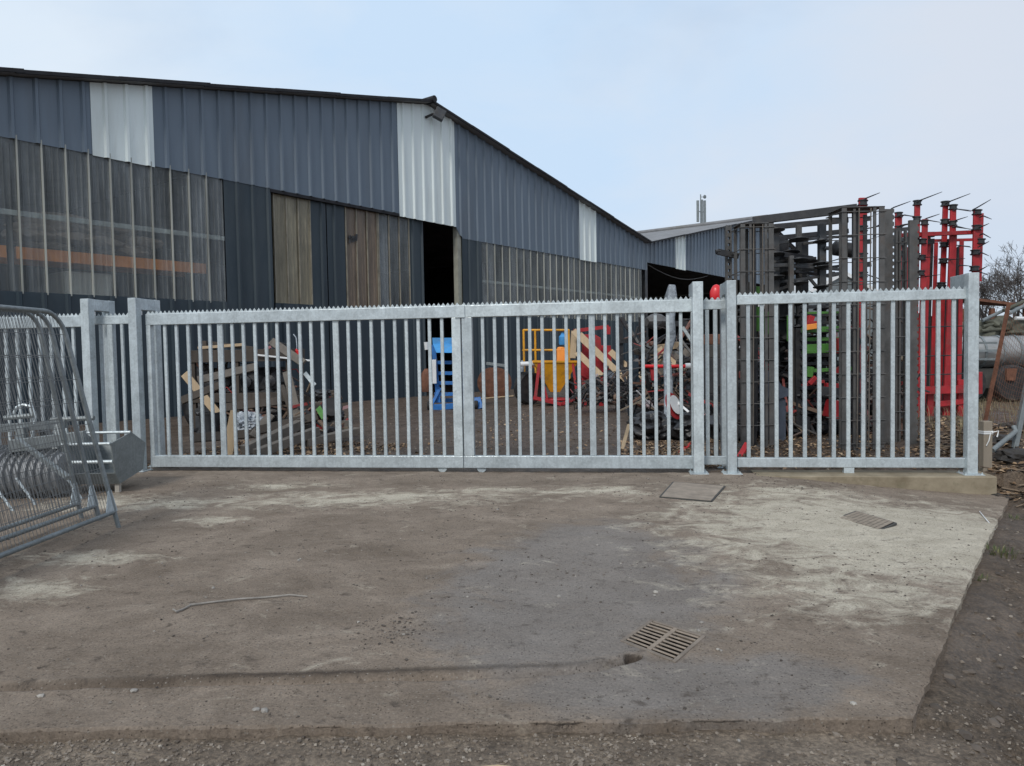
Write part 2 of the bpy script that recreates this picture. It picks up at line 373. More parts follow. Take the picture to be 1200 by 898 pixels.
def mudmat():
    mt,nt,b=newmat('wet gravelly mud'); co=coords(nt)
    c=ramp(nt,tex_noise(nt,co,1.1,8,.65,.3),[(.3,(.180,.144,.110)),(.55,(.315,.258,.203)),(.75,(.42,.35,.28))])
    g=ramp(nt,tex_noise(nt,co,55,4,.6),[(.35,(.42,.42,.42)),(.7,(1.45,1.41,1.36))])
    c=mixc(nt,.7,c,g,'MULTIPLY')
    sx0=nd(nt,'ShaderNodeSeparateXYZ'); nt.links.new(co,sx0.inputs[0])
    vr=mth(nt,'MULTIPLY_ADD',sx0.outputs['X'],.7); vr.node.inputs[2].default_value=-.85; vr.node.use_clamp=True
    c=mixc(nt,vr,c,mixc(nt,1.0,c,(.52,.48,.445),'MULTIPLY'))
    # brown leafy earth inside the yard and on the bank
    sx=nd(nt,'ShaderNodeSeparateXYZ'); nt.links.new(co,sx.inputs[0])
    ym=mth(nt,'MULTIPLY_ADD',sx.outputs['Y'],.5); ym.node.inputs[2].default_value=-4.6; ym.node.use_clamp=True
    c=mixc(nt,ym,c,ramp(nt,tex_noise(nt,co,2.3,8,.7),[(.3,(.075,.055,.042)),(.6,(.145,.112,.088)),(.8,(.20,.165,.125))]))
    far=mth(nt,'MULTIPLY_ADD',sx.outputs['Y'],.03); far.node.inputs[2].default_value=-2.2; far.node.use_clamp=True
    c=mixc(nt,far,c,(.10,.105,.05))
    nt.links.new(c,b.inputs['Base Color'])
    b.inputs['Specular IOR Level'].default_value=.3
    r=ramp(nt,tex_noise(nt,co,.9,6,.6,.5),[(.35,(.38,.38,.38)),(.65,(.82,.82,.82))]); nt.links.new(r,b.inputs['Roughness'])
    c2=ramp(nt,tex_noise(nt,co,8,8,.75,.6),[(.36,(.50,.48,.46)),(.62,(1.15,1.13,1.1))])
    c=mixc(nt,.85,c,c2,'MULTIPLY'); nt.links.new(c,b.inputs['Base Color'])
    n=bump(nt,b,tex_noise(nt,co,22,9,.75),.9,.05)
    v=nd(nt,'ShaderNodeTexVoronoi'); v.inputs['Scale'].default_value=48; nt.links.new(co,v.inputs['Vector'])
    bump(nt,b,v.outputs['Distance'],.3,.01,n)
    return mt
M['mud']=mudmat()
xs=axis(-7.4,6.6,.032,-500,500); ys=axis(2.3,3.5,.017,-60,3.48)
ys=[y for y in ys if y<3.5]+axis(3.52,13.5,.038,3.51,900)[1:]
grid_obj('ground',xs,ys,ground_z,M['mud'])

def slabmat():
    mt,nt,b=newmat('concrete under dried mud'); co=coords(nt)
    mp=nd(nt,'ShaderNodeMapping'); mp.inputs['Scale'].default_value=(.85,1.05,1); mp.inputs['Rotation'].default_value=(0,0,R(12)); nt.links.new(co,mp.inputs['Vector'])
    s=mp.outputs['Vector']
    mud=ramp(nt,tex_noise(nt,s,1.6,12,.72,.5),[(.30,(.165,.130,.100)),(.52,(.252,.204,.162)),(.72,(.36,.298,.24))])
    wet=ramp(nt,tex_noise(nt,s,2.0,7,.6),[(.35,(.196,.176,.160)),(.7,(.268,.247,.229))])
    conc=ramp(nt,tex_noise(nt,s,4,8,.7),[(.3,(.43,.385,.305)),(.7,(.64,.585,.48))])
    def region(cx,cy,rx,ry,rot=0):
        m2=nd(nt,'ShaderNodeMapping',vector_type='TEXTURE'); m2.inputs['Location'].default_value=(cx,cy,0); m2.inputs['Rotation'].default_value=(0,0,rot); m2.inputs['Scale'].default_value=(rx,ry,1000)
        nt.links.new(co,m2.inputs['Vector'])
        l=nd(nt,'ShaderNodeVectorMath',operation='LENGTH'); nt.links.new(m2.outputs[0],l.inputs[0])
        return mth(nt,'SUBTRACT',1,l.outputs['Value'],True)
    def reg_px(px,py,rx,ry,rot=0):
        p=G(px,py); return region(p.x,p.y,rx,ry,rot)
    n_big=tex_noise(nt,s,1.5,10,.72,.6)
    n_str=tex_noise(nt,s,3.6,13,.74,.7)
    # wet smooth film in the middle
    w=mth(nt,'MAXIMUM',reg_px(680,680,1.35,2.6,R(-12)),reg_px(800,800,1.2,.55))
    wf=mth(nt,'ADD',mth(nt,'MULTIPLY',w,1.5),mth(nt,'MULTIPLY',mth(nt,'SUBTRACT',n_big,.5),2.2))
    wm=ramp(nt,wf,[(.35,(0,0,0)),(.75,(1,1,1))])
    c=mixc(nt,mth(nt,'MULTIPLY',wm,.75),mud,wet)
    # bare concrete: right side, left edge patches
    k=mth(nt,'MULTIPLY',reg_px(1060,620,2.7,2.8,R(10)),1.35)
    for a in ((900,600,1.6,1.9),(35,690,.65,.5),(110,655,.8,.4),(210,590,1.2,.5),(330,570,1.0,.4),(250,610,.5,.3),(560,575,1.3,.3),(1010,690,1.5,1.0),(930,575,1.6,.8),(120,590,1.1,.8),(420,585,2.6,.8),(700,575,1.6,.5)): k=mth(nt,'MAXIMUM',k,mth(nt,'MULTIPLY',reg_px(*a),.8))
    kf=mth(nt,'ADD',mth(nt,'MULTIPLY',k,1.15),mth(nt,'MULTIPLY',mth(nt,'SUBTRACT',n_str,.5),3.6))
    km=ramp(nt,kf,[(.30,(0,0,0)),(.92,(1,1,1))])
    c=mixc(nt,mth(nt,'MULTIPLY',km,.92),c,conc)
    # tyre prints of pale dust, short scuffs
    sc=ramp(nt,tex_noise(nt,co,2.6,10,.8,1.6),[(.61,(0,0,0)),(.70,(.55,.55,.55))])
    c=mixc(nt,sc,c,(.27,.24,.20))
    # dark colour along channel and hole: wet mud, with the recess shade painted in
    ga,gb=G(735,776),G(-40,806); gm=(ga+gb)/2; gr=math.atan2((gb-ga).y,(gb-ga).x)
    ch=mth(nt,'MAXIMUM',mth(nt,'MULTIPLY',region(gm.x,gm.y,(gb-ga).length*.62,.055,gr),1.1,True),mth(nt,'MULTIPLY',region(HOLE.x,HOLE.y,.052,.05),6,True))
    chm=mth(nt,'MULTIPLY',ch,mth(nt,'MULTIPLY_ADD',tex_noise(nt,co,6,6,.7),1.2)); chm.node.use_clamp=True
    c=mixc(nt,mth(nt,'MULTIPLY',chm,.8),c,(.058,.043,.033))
    # grit: scattered dark and pale specks
    vo=nd(nt,'ShaderNodeTexVoronoi'); vo.inputs['Scale'].default_value=75; nt.links.new(co,vo.inputs['Vector'])
    vs_=nd(nt,'ShaderNodeSeparateColor'); nt.links.new(vo.outputs['Color'],vs_.inputs['Color'])
    near=mth(nt,'LESS_THAN',vo.outputs['Distance'],.33)
    c=mixc(nt,mth(nt,'MULTIPLY',mth(nt,'MULTIPLY',near,mth(nt,'GREATER_THAN',vs_.outputs[0],.80)),.75),c,(.06,.048,.04))
    c=mixc(nt,mth(nt,'MULTIPLY',mth(nt,'MULTIPLY',near,mth(nt,'GREATER_THAN',vs_.outputs[1],.91)),.6),c,(.34,.31,.27))
    g=ramp(nt,tex_noise(nt,co,70,5,.7),[(.3,(.60,.59,.58)),(.7,(1.25,1.24,1.22))])
    c=mixc(nt,.75,c,g,'MULTIPLY')
    dk=ramp(nt,tex_noise(nt,s,9,6,.7,.3),[(.57,(0,0,0)),(.68,(.75,.75,.75))])
    c=mixc(nt,dk,c,(.085,.068,.055))
    b.inputs['Specular IOR Level'].default_value=.18
    nt.links.new(c,b.inputs['Base Color'])
    r=mixc(nt,wm,(.88,.88,.88),(.62,.62,.62)); nt.links.new(r,b.inputs['Roughness'])
    n=bump(nt,b,tex_noise(nt,co,38,9,.75),.8,.02)
    bump(nt,b,tex_noise(nt,s,7,8,.7,.5),.5,.03,n)
    return mt
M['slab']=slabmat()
def build_slab():
    nu,nv=560,390
    P0=[]
    for j in range(nv+1):
        v=j/nv; v=v**1.25 if True else v
        for i in range(nu+1):
            u=i/nu
            a=Q[3].lerp(Q[2],u); b=Q[0].lerp(Q[1],u); p=a.lerp(b,v)
            e=0
            if j==0: p=p+Vector((0,.03*noise.noise(Vector((p.x*3,1,0)))+.012*noise.noise(Vector((p.x*19,2,0))),0))
            if i==nu: p=p+Vector((.02*noise.noise(Vector((1,p.y*3,0)))+.010*noise.noise(Vector((1,p.y*17,0))),0,0))
            z=slabz(p.x,p.y)
            if j<=1 or i>=nu-1: z-=.006+.010*abs(noise.noise(Vector((p.x*8,p.y*8,3))))
            P0.append((p.x,p.y,z))
    n=nu+1; fs=[]
    for j in range(nv):
        for i in range(nu):
            f=(j*n+i,j*n+i+1,(j+1)*n+i+1,(j+1)*n+i)
            cx=sum(P0[k][0] for k in f)/4; cy=sum(P0[k][1] for k in f)/4
            if inquad((cx,cy),GR,.0): continue
            fs.append(f)
    # broken skirt down the front and right edges
    base=len(P0)
    for i in range(n): x,y,z=P0[i]; P0.append((x,y,z))
    for i in range(n): x,y,z=P0[i]; P0.append((x,y+.01*noise.noise(Vector((x*30,0,7))),-.32))
    for i in range(n-1): fs.append((base+i,base+n+i,base+n+i+1,base+i+1))
    base2=len(P0)
    for j in range(nv+1): x,y,z=P0[j*n+nu]; P0.append((x,y,z))
    for j in range(nv+1): x,y,z=P0[j*n+nu]; P0.append((x+.012,y,-.40))
    for j in range(nv): fs.append((base2+j,base2+nv+1+j,base2+nv+2+j,base2+j+1))
    me=bpy.data.meshes.new('concrete_apron'); me.from_pydata(P0,[],fs); me.polygons.foreach_set('use_smooth',[True]*len(fs))
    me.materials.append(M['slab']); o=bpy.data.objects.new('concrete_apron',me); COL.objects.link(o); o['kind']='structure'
build_slab()

# kerb under the fixed panel at the right
a=gl(KA); b=gl(KB); e=gl(GE)
kb=MB(); n=24
top=[];bot=[]
L0,L1=a.x,gl(G(1158,556)).x
vs_=[];fs_=[]
for i in range(n+1):
    s=L0+(L1-L0)*i/n; w=.01*noise.noise(Vector((s*3,0,0)))
    yf=-.13+w; zt=.004+.006*noise.noise(Vector((s*2,4,0)))
    for (y,z) in ((yf,-.4),(yf-.004,zt-.012),(yf+.012,zt),(.32,zt),(.32,-.4)): vs_.append((s,y,z))
for i in range(n):
    for k in range(4): fs_.append((i*5+k,i*5+k+1,(i+1)*5+k+1,(i+1)*5+k))
fs_+=[(0,1,2,3,4),tuple(n*5+k for k in (4,3,2,1,0))]
kb.add(vs_,fs_)
o=kb.build('concrete_kerb',M['kerb'],None); o.location=GO; o.rotation_euler=(0,0,GROT)
tag(o,'mossy concrete kerb step beneath the right hand fence panel','kerb')

# ================================================================== GATE, PANELS, POSTS
YG=.20
def zg(py,px=540,yo=YG): return gs(px,py,yo)[1]
Z_B0,Z_B1=zg(548),zg(534)          # bottom rail
Z_T0,Z_T1=zg(375,430),zg(361.5,430)# top rail
TOOTH=.042
print('gate', GO, GE, GLEN, 'z', Z_B0,Z_B1,Z_T0,Z_T1)
def teeth(s0,s1,zb,y):
    mb=MB(); p=.062; n=max(1,int((s1-s0)/p)); p=(s1-s0)/n; pts=[]
    for i in range(n):
        x=s0+i*p; pts+=[(x,zb+.002),(x+p*.18,zb+TOOTH*.35),(x+p*.5,zb+TOOTH),(x+p*.82,zb+TOOTH*.35)]
    pts.append((s1,zb+.002))
    for (xa,za),(xb,zb2) in zip(pts[:-1],pts[1:]):
        mb.add([(xa,y-.003,zb-.02),(xb,y-.003,zb-.02),(xb,y-.003,zb2),(xa,y-.003,za),(xa,y+.003,zb-.02),(xb,y+.003,zb-.02),(xb,y+.003,zb2),(xa,y+.003,za)],
               [(0,1,2,3),(7,6,5,4),(3,2,6,7),(0,4,5,1)])
    return mb
_pal={}
def palings(root, items, y, zb, zt):
    for s,w in items:
        key=(round(w,3),round(zb,3),round(zt,3))
        if key not in _pal:
            mb=MB(); mb.b2((-w/2,-.016,zb),(w/2,.016,zt)); _pal[key]=mb.build('paling',M['galv'],root,bevel=.004,loc=(s,y,0))
        else: dup(_pal[key],root,(s,y,0))
def leaf(root, s0, s1, items, y, zb0=None, zb1=None, zt0=None, zt1=None, st0=None, st1=None, d=.05, th=True):
    zb0=Z_B0 if zb0 is None else zb0; zb1=Z_B1 if zb1 is None else zb1; zt0=Z_T0 if zt0 is None else zt0; zt1=Z_T1 if zt1 is None else zt1
    MB().b2((s0,y-d,zb0),(s1,y+d,zb1)).build('bottom_rail',M['galv'],root,bevel=.006)
    MB().b2((s0,y-d,zt0),(s1,y+d,zt1)).build('top_rail',M['galv'],root,bevel=.006)
    for st in (st0,st1):
        if st: MB().b2((st[0],y-d+.004,zb1+.001),(st[1],y+d-.004,zt0-.001)).build('stile',M['galv'],root,bevel=.005)
    palings(root,items,y,zb1,zt0)
    if th: teeth(s0+.01,s1-.01,zt1,y-d+.012).build('toothed_strip',M['galv'],root)
def S(px,py=460,yo=YG): return gs(px,py,yo)[0]
def root(name,label,cat,group=None): return thing(name,label,cat,GO,GROT,group)
W1,W2=.043,.08
# left leaf
g1=root('gate_leaf','long left leaf of the galvanised sliding gate with pale timber heap behind it','gate','leaves of the galvanised sliding gate')
ws=[196,209.5,223,236.5,248.5,260.5,274.5,287.5,301,314,327,340,353.5,366.5,380,395.5,410,423,437,450.5,464.5,478,492,505,519.5]
leaf(g1,S(176),S(542.2),[(S(x),W2 if i in(5,15) else W1) for i,x in enumerate(ws)],YG,st0=(S(176),S(181)),st1=(S(531.5),S(541.8)))
ws=[567,581,594,608.5,622,636.5,650.5,664.5,679,694.5,709.8,724.3,739.3,754,768.7,783.3,798.3]
g2=root('gate_leaf','short right leaf of the galvanised sliding gate in front of the yellow hopper','gate','leaves of the galvanised sliding gate')
leaf(g2,S(542.8),S(814),[(S(x),W2 if i==9 else W1) for i,x in enumerate(ws)],YG,st0=(S(543.4),S(555)),st1=(S(810),S(814)))
mb=MB(); s=S(541); mb.b2((s-.06,YG-.066,Z_T0-.004),(s+.075,YG-.0525,Z_T1+.006)); mb.build('joint_plate',M['galv'],g1,bevel=.003)
for r_,x in ((g1,517),(g2,563)):
    MB().lathe((S(x),YG-.025,.042),[(.02,0),(.062,0),(.068,.01),(.06,.025),(.068,.04),(.062,.05),(.02,.05)],(0,1,0),20).build('guide_wheel',M['galv'],r_,smooth=True)
# left fence, small infills, right panel
g3=root('fence_panel','galvanised fence panel behind the leaning mesh panels at the left','fence')
ws=[-30+13.2*i for i in range(10)]
leaf(g3,S(-70),S(103),[(S(x),W1) for x in ws],YG)
def infill(name_label, xa, xb, items, y, zk):
    g=root('infill_panel',name_label,'fence'); leaf(g,S(xa,460,y),S(xb,460,y),items,y,zb0=Z_B0+.03,zb1=Z_B1-.02,zt0=Z_T0+.03,zt1=Z_T1-.01,d=.025); return g
infill('narrow galvanised infill panel between the two left portal posts',112,157,[(S(x,460,.26),w) for x,w in ((121,W1),(132,W2),(146,W1))],.26,0)
infill('narrow galvanised infill panel between the two middle portal posts',824,853,[(S(x,460,.32),w) for x,w in ((829,.05),(838.5,.05))],.32,0)
g4=root('fence_panel','galvanised fence panel standing on the mossy kerb before red machinery','fence')
ws=[877,893,909.8,926.4,943,960,977,994,1011.5,1029,1046,1063.5,1081,1099,1117]
yR=.12
leaf(g4,S(863,460,yR),S(1133,460,yR),[(S(x,460,yR),.046) for x in ws],yR,zb0=gs(994,547.5,yR)[1],zb1=gs(994,536.5,yR)[1],zt0=gs(1000,354,yR)[1],zt1=gs(1000,343,yR)[1],d=.045)
s=S(994,552,yR); MB().b2((s-.06,yR-.04,-.002),(s+.06,yR+.04,gs(994,547.5,yR)[1]-.001)).build('foot',M['galv'],g4,bevel=.004)

def portal(label, px0, px1, pytop, depth, back=True, beam=.16, roller=True):
    r=root('portal_post',label,'gate post','portal posts along the gate line')
    s0=S(px0,450,0); s1=S(px1,450,0); zt=gs((px0+px1)/2,pytop,0)[1]; w=s1-s0; d=w
    MB().b2((s0,0,.012),(s1,d,zt)).build('front_post',M['galv'],r,bevel=.006)
    if back: MB().b2((s0,depth,.012),(s1,depth+d,zt)).build('rear_post',M['galv'],r,bevel=.006)
    MB().b2((s0+.003,d+.001,zt-beam),(s1-.003,depth-.001,zt-.003)).build('cross_beam',M['galv'],r,bevel=.005)
    c=(s0+s1)/2
    for y in ((d/2,depth+d/2) if back else (d/2,)):
        b=MB().b2((c-.115,y-.115,.0005),(c+.115,y+.115,.0115)).build('base_plate',M['galv'],r,bevel=.002)
        for sx in(-1,1):
            for sy in(-1,1): MB().lathe((c+sx*.09,y+sy*.09,.0115),[(.014,0),(.014,.012),(.006,.012),(.006,.026)],(0,0,1),6).build('anchor_bolt',M['galv'],b)
    if roller:
        MB().lathe((c,d+.045,zt-beam-.07),[(.012,0),(.035,.002),(.035,.06),(.012,.062)],(0,0,1),16).build('guide_roller',M['whitepl'],r,smooth=True)
    return r
portal('galvanised portal post nearest the leaning mesh panels',97.5,107,350,.44)
portal('galvanised portal post beside the steel box where the long leaf starts',153,162.5,349,.44)
portal('galvanised portal post to the left of the round red cap',812.5,824.8,330,.50,back=False)
portal('galvanised portal post to the right of the round red cap',852.3,863.3,328.5,.50)
portal('tall galvanised end post on the kerb beside the timber stake',1134.5,1147,319.5,.50,back=False,beam=.17)

# ================================================================== BARN FRAME
VPX=1255.0
fdv=ray(VPX,401); fdv.z=0; fdv.normalize(); BO=G(430,470); bn=Vector((-fdv.y,fdv.x,0)); BROT=math.atan2(fdv.y,fdv.x)
def fs(px,py,yo=0.0):
    p=on_plane(px,py,BO+bn*yo,bn); return (p-BO).dot(fdv), p.z
def T(px,py=300,yo=0.0): return fs(px,py,yo)[0]
ZC=(fs(0,160)[1]+fs(265,212)[1]+fs(470,250)[1])/3
ZC2=(fs(565,284)[1]+fs(748,315)[1])/2
ZS=(fs(0,343.4)[1]+fs(200,352.6)[1])/2
ZBAT=fs(132,263)[1]
tR,zR=fs(500,122); tV,zV=fs(757,285); tR2,zR2=fs(893,257)
tA,zA=fs(0,88)
PITCHR=(T(185)-T(113))/3
print('barn',BO,'ZC',ZC,ZC2,'ZS',ZS,'ridge',tR,zR,'valley',tV,zV,'ridge2',tR2,zR2,'left',tA,zA,'rib',PITCHR)
for q in ((535,150),(600,190),(685,245),(250,105)): print(q,fs(*q))
slope=(zR-zA)/(tR-tA)
tL=tR-(tV-tR); 
if tL>tA-2: tL=tA-6
zL=zR-slope*(tR-tL)
tE=2*tR2-tV
def ztop(t):
    if t<=tR: return zR-slope*(tR-t)
    if t<=tV: return zR+(zV-zR)*(t-tR)/(tV-tR)
    if t<=tR2: return zV+(zR2-zV)*(t-tV)/(tR2-tV)
    return zR2+(zV-zR2)*(t-tR2)/(tE-tR2)
def clad(t0,t1,zb,zt,pitch,rib=.26,h=.062,y0=0.0,breaks=()):
    """ribbed steel sheet: flat pans with trapezoid ribs, as one folded sheet"""
    prof=[(0,0),(1-rib,0),(1-rib*.72,-h),(1-rib*.28,-h)]
    pts=[]; k=math.floor(t0/pitch)-1
    while k*pitch<t1+pitch:
        for u,y in prof: pts.append(((k+u)*pitch,y))
        k+=1
    def yat(t):
        for (a,ya),(b,yb) in zip(pts[:-1],pts[1:]):
            if a<=t<=b: return ya+(yb-ya)*(t-a)/(b-a)
        return 0
    ts=sorted(set([t0,t1]+[t for t,_ in pts if t0<t<t1]+[t for t in breaks if t0<t<t1]))
    mb=MB(); vs=[];fs_=[]
    for t in ts:
        y=y0+yat(t); a=zb(t) if callable(zb) else zb; b=zt(t) if callable(zt) else zt
        vs+=[(t,y,a),(t,y,b)]
    for i in range(len(ts)-1): fs_.append((2*i,2*i+2,2*i+3,2*i+1))
    mb.add(vs,fs_); return mb
def solid(o,t=.003):
    m=o.modifiers.new('thickness','SOLIDIFY'); m.thickness=t; m.offset=0; return o
barn=thing('barn','large nearer barn with slate blue ribbed gable above grimy clear sheets','barn',BO,BROT)
barn2=thing('barn','farther lower looking barn gable with open dark front beyond the valley','barn',BO,BROT)
top1=lambda t: ztop(t)-.03
def panel(t0,t1,zb,zt,mt,par,name='cladding_panel',y0=0.0,**k):
    return solid(clad(t0,t1,zb,zt,PITCHR,y0=y0,breaks=(tR,tV,tR2),**k).build(name,M[mt],par))
t113,t185,t470,t535,t541,t678,t698=[T(x) for x in (113,185,469,535,541,678,698)]
tD0,tD1=T(320),T(495)
panel(tL,t113,ZC,top1,'clad',barn); panel(t113,t185,ZC-.03,top1,'white',barn,'white_panel',y0=-.012)
panel(t185,t470,ZC,top1,'clad',barn); panel(t470,t535,ZC-.10,top1,'white',barn,'white_panel',y0=-.012)
panel(t535,t678,lambda t: ZC2 if t>t541 else ZC-.1+(ZC2-ZC+.1)*(t-t535)/(t541-t535),top1,'clad',barn)
panel(t678,t698,ZC2-.05,top1,'white',barn,'white_panel',y0=-.012); panel(t698,tV,ZC2,top1,'clad',barn)
# clear corrugated sheets: one sheet object per metre-wide sheet
def sheets(t0,t1,zb,zt,mt,par,y0=0.03,ribm='sheetrib'):
    w=PITCHR*3; t=t0
    while t<t1-.05:
        e=min(t1,t+w)
        o=solid(clad(t,e-.004,zb,zt,PITCHR/4,rib=.4,h=.02,y0=y0).build('clear_sheet',M[mt],par),.002)
        rb=MB(); k=math.ceil(t/PITCHR)
        while k*PITCHR<e:
            u=k*PITCHR; z0=zb if not callable(zb) else zb(u)
            wv=.012*noise.noise(Vector((u,2,0)))
            for a_,b_ in ((0,.5),(.5,1)):
                rb.bar((u+wv*a_,y0-.035,z0+(zt-z0)*a_),(u+wv*b_,y0-.035,z0+(zt-z0)*b_),.036,.035,(0,1,0))
            k+=1
        if rb.v: rb.build('sheet_ribs',M[ribm],o)
        t=e
tS1=T(265)
sheets(tL,tS1,ZS,ZC+.1,'sheet',barn); 
tS2,tS3=T(565),T(752)
sheets(tS2,tS3,ZS,ZC2+.1,'sheet',barn)
bt=MB(); bt.b2((tL,.05,ZBAT-.06),(tS1,.12,ZBAT+.06)); bt.build('batten',M['whitepl'] if False else M['galv'],barn)
bt=MB(); zb2=fs(620,335)[1]; bt.b2((tS2,.05,zb2-.05),(tS3,.12,zb2+.05)); bt.build('batten',M['galv'],barn)
# dark lower cladding
panel(tL,tS1,-.1,ZS+.05,'navy',barn,'dark_cladding',y0=.0)
panel(tS1,tD0,-.1,ZC+.1,'navy',barn,'dark_cladding',y0=.02)
panel(t541,tS2,-.1,ZC2+.1,'navy',barn,'dark_cladding',y0=.02)
panel(tS2,tS3,-.1,ZS+.05,'navy',barn,'dark_cladding',y0=.0)
MB().b2((T(537),.03,-.1),(t541+.02,.25,ZC+.1)).build('door_jamb',M['jamb'],barn)
# two sliding doors, set back under the hood
YD=.14
def door(px0,px1,strips,mark=None):
    d=MB(); t0,t1=T(px0,300,YD),T(px1,300,YD)
    o=solid(clad(t0,t1,-.0,ZS+.1,PITCHR,y0=YD).build('sliding_door',M['navy'],barn))
    for (a,b,mt) in strips:
        ta,tb=T(a,300,YD),T(b,300,YD)
        if mt=='navy': solid(clad(ta,tb-.004,ZS+.1,ZC+.2,PITCHR,y0=YD).build('door_cladding',M['navy'],o))
        else:
            solid(clad(ta,tb-.004,ZS+.1,ZC+.2,PITCHR/4,rib=.4,h=.012,y0=YD+.02).build('stained_sheet',M[mt],o),.002)
            rb=MB(); k=0; n=max(1,round((tb-ta)/PITCHR))
            for k in range(n+1):
                u=ta+.03+(tb-ta-.06)*k/n; rb.bar((u,YD-.015,ZS+.1),(u,YD-.015,ZC+.15),.04,.03,(0,1,0))
            rb.build('sheet_ribs',M['doorrib'],o)
    return o
door(321,383,[(321,365,'sheet_tan'),(365,383,'navy')])
d2=door(384,495,[(384,405,'navy'),(405,443,'sheet_brown'),(443,480,'sheet'),(480,495,'navy')])
mk=MB()
def stroke(px0,py0,px1,py1,w=.10):
    a=fs(px0,py0,YD-.02); b=fs(px1,py1,YD-.02); mk.bar((a[0],YD-.03,a[1]),(b[0],YD-.03,b[1]),.006,w,(0,1,0),R(90))
for s_ in ((409,285,411.5,277),(411.5,277,413,284),(410,281,413.5,281),(408.5,279.5,411,276.5),(414.5,276.5,414,283.5),(414,280.5,417.5,279.5),(417.8,274.5,417,282.5)): stroke(*s_)
mk.build('painted_mark',M['black'],d2)
hood=MB(); hood.b2((tD0-.1,-.02,ZC-.10),(t470,.12,ZC-.005)); hood.build('door_track',M['roofdark'],barn)
# roofs with dark verge, and the shell behind
DEEP=34
def roof(par,segs):
    ov=.30
    for (ta,za,tb,zb) in segs:
        mb=MB(); n=int((DEEP+1)/.6)
        nrm=Vector((-(zb-za),0,tb-ta)).normalized()
        mb.prism([(ta,-ov,za),(tb,-ov,zb),(tb+nrm.x*.06,-ov,zb+nrm.z*.06),(ta+nrm.x*.06,-ov,za+nrm.z*.06)],(0,DEEP,0))
        o=mb.build('roof_slope',M['roof'],par)
        v=MB(); 
        L=(Vector((tb,0,zb))-Vector((ta,0,za))).length; k=max(2,int(L/2.2))
        for i in range(k):      # lapped verge pieces
            a=i/k; b=(i+1)/k+.01; f=.012*(i%2)
            pa=Vector((ta+(tb-ta)*a,-ov-.03-f*.5,za+(zb-za)*a))+nrm*(.02+f); pb=Vector((ta+(tb-ta)*min(1,b),-ov-.03-f*.5,za+(zb-za)*min(1,b)))+nrm*(.02+f+.008)
            v.bar(pa,pb,.05,.085,(0,0,1))
        v.build('verge_trim',M['roofdark'],o)
roof(barn,[(tL-.5,ztop(tL)-slope*.5,tR,zR),(tR,zR,tV-.02,zV)])
roof(barn2,[(tV+.02,zV,tR2,zR2),(tR2,zR2,tE+.5,zV)])
rc=MB(); rc.tube([(tR,-.42,zR+.10),(tR,DEEP-.3,zR+.10)],.13,10); rc.build('ridge_cap',M['roofdark'],barn)
rc=MB(); rc.tube([(tR2,-.42,zR2+.14),(tR2,DEEP-.3,zR2+.14)],.17,10); rc.build('ridge_cap',M['roof'],barn2)
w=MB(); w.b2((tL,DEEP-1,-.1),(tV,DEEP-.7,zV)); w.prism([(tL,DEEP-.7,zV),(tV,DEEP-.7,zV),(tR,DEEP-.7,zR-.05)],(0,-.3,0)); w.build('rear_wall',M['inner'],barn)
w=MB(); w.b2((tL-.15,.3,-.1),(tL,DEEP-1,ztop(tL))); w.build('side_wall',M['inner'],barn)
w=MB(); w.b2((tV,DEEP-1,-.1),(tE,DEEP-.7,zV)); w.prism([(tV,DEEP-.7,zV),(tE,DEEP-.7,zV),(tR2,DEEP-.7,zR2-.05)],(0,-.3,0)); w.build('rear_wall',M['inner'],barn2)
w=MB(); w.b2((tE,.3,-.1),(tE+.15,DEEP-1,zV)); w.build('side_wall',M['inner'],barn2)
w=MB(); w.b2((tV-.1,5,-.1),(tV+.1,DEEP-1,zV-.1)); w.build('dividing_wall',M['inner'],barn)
# gable two cladding
ZC3=(fs(765,310)[1]+fs(848,324)[1])/2
t792,t806=T(791.5),T(803)
panel(tV,t792,ZC3,top1,'clad',barn2); panel(t792,t806,ZC3-.05,top1,'white',barn2,'white_panel',y0=-.012); panel(t806,tE,ZC3,top1,'clad',barn2)
for t in (tV+.3,tV+(tE-tV)*.36,tV+(tE-tV)*.68,tE-.2):
    MB().b2((t-.15,.15,-.1),(t+.15,.45,ZC3+.3)).build('steel_column',M['gunmetal'],barn2)
sag=MB(); sag.tube([( tV+.4+i*1.1,.1,ZC3-.1-.5*math.sin(math.pi*i/8)) for i in range(9)],.018,6); sag.build('hanging_cable',M['steel_dark'],barn2)

# floodlight on the ridge
fl=thing('floodlight','black floodlight fixed under the ridge of the nearer barn','floodlight',BO,BROT)
t0,z0=fs(515,134,-.45)
rt=Matrix.Rotation(R(-38),3,'Z')@Matrix.Rotation(R(26),3,'Y')@Matrix.Rotation(R(-12),3,'X')
MB().box((t0,-.45,z0),(.40,.14,.46),rt).build('lamp_body',M['black'],fl,bevel=.02)
MB().box(Vector((t0,-.45,z0))+rt@Vector((0,-.09,0)),(.35,.012,.41),rt).build('lamp_glass',M['gunmetal'],fl)
ta,za=fs(498,138); MB().tube([(ta,-.02,za),(ta+.15,-.3,za+.12),(t0-.1,-.40,z0-.02)],.05,8).build('bracket',M['black'],fl)
ta,za=fs(502,127); MB().tube([(ta,-.05,za+.2),(t0-.2,-.2,z0+.3),(t0,-.36,z0+.1)],.018,6).build('cable',M['black'],fl)

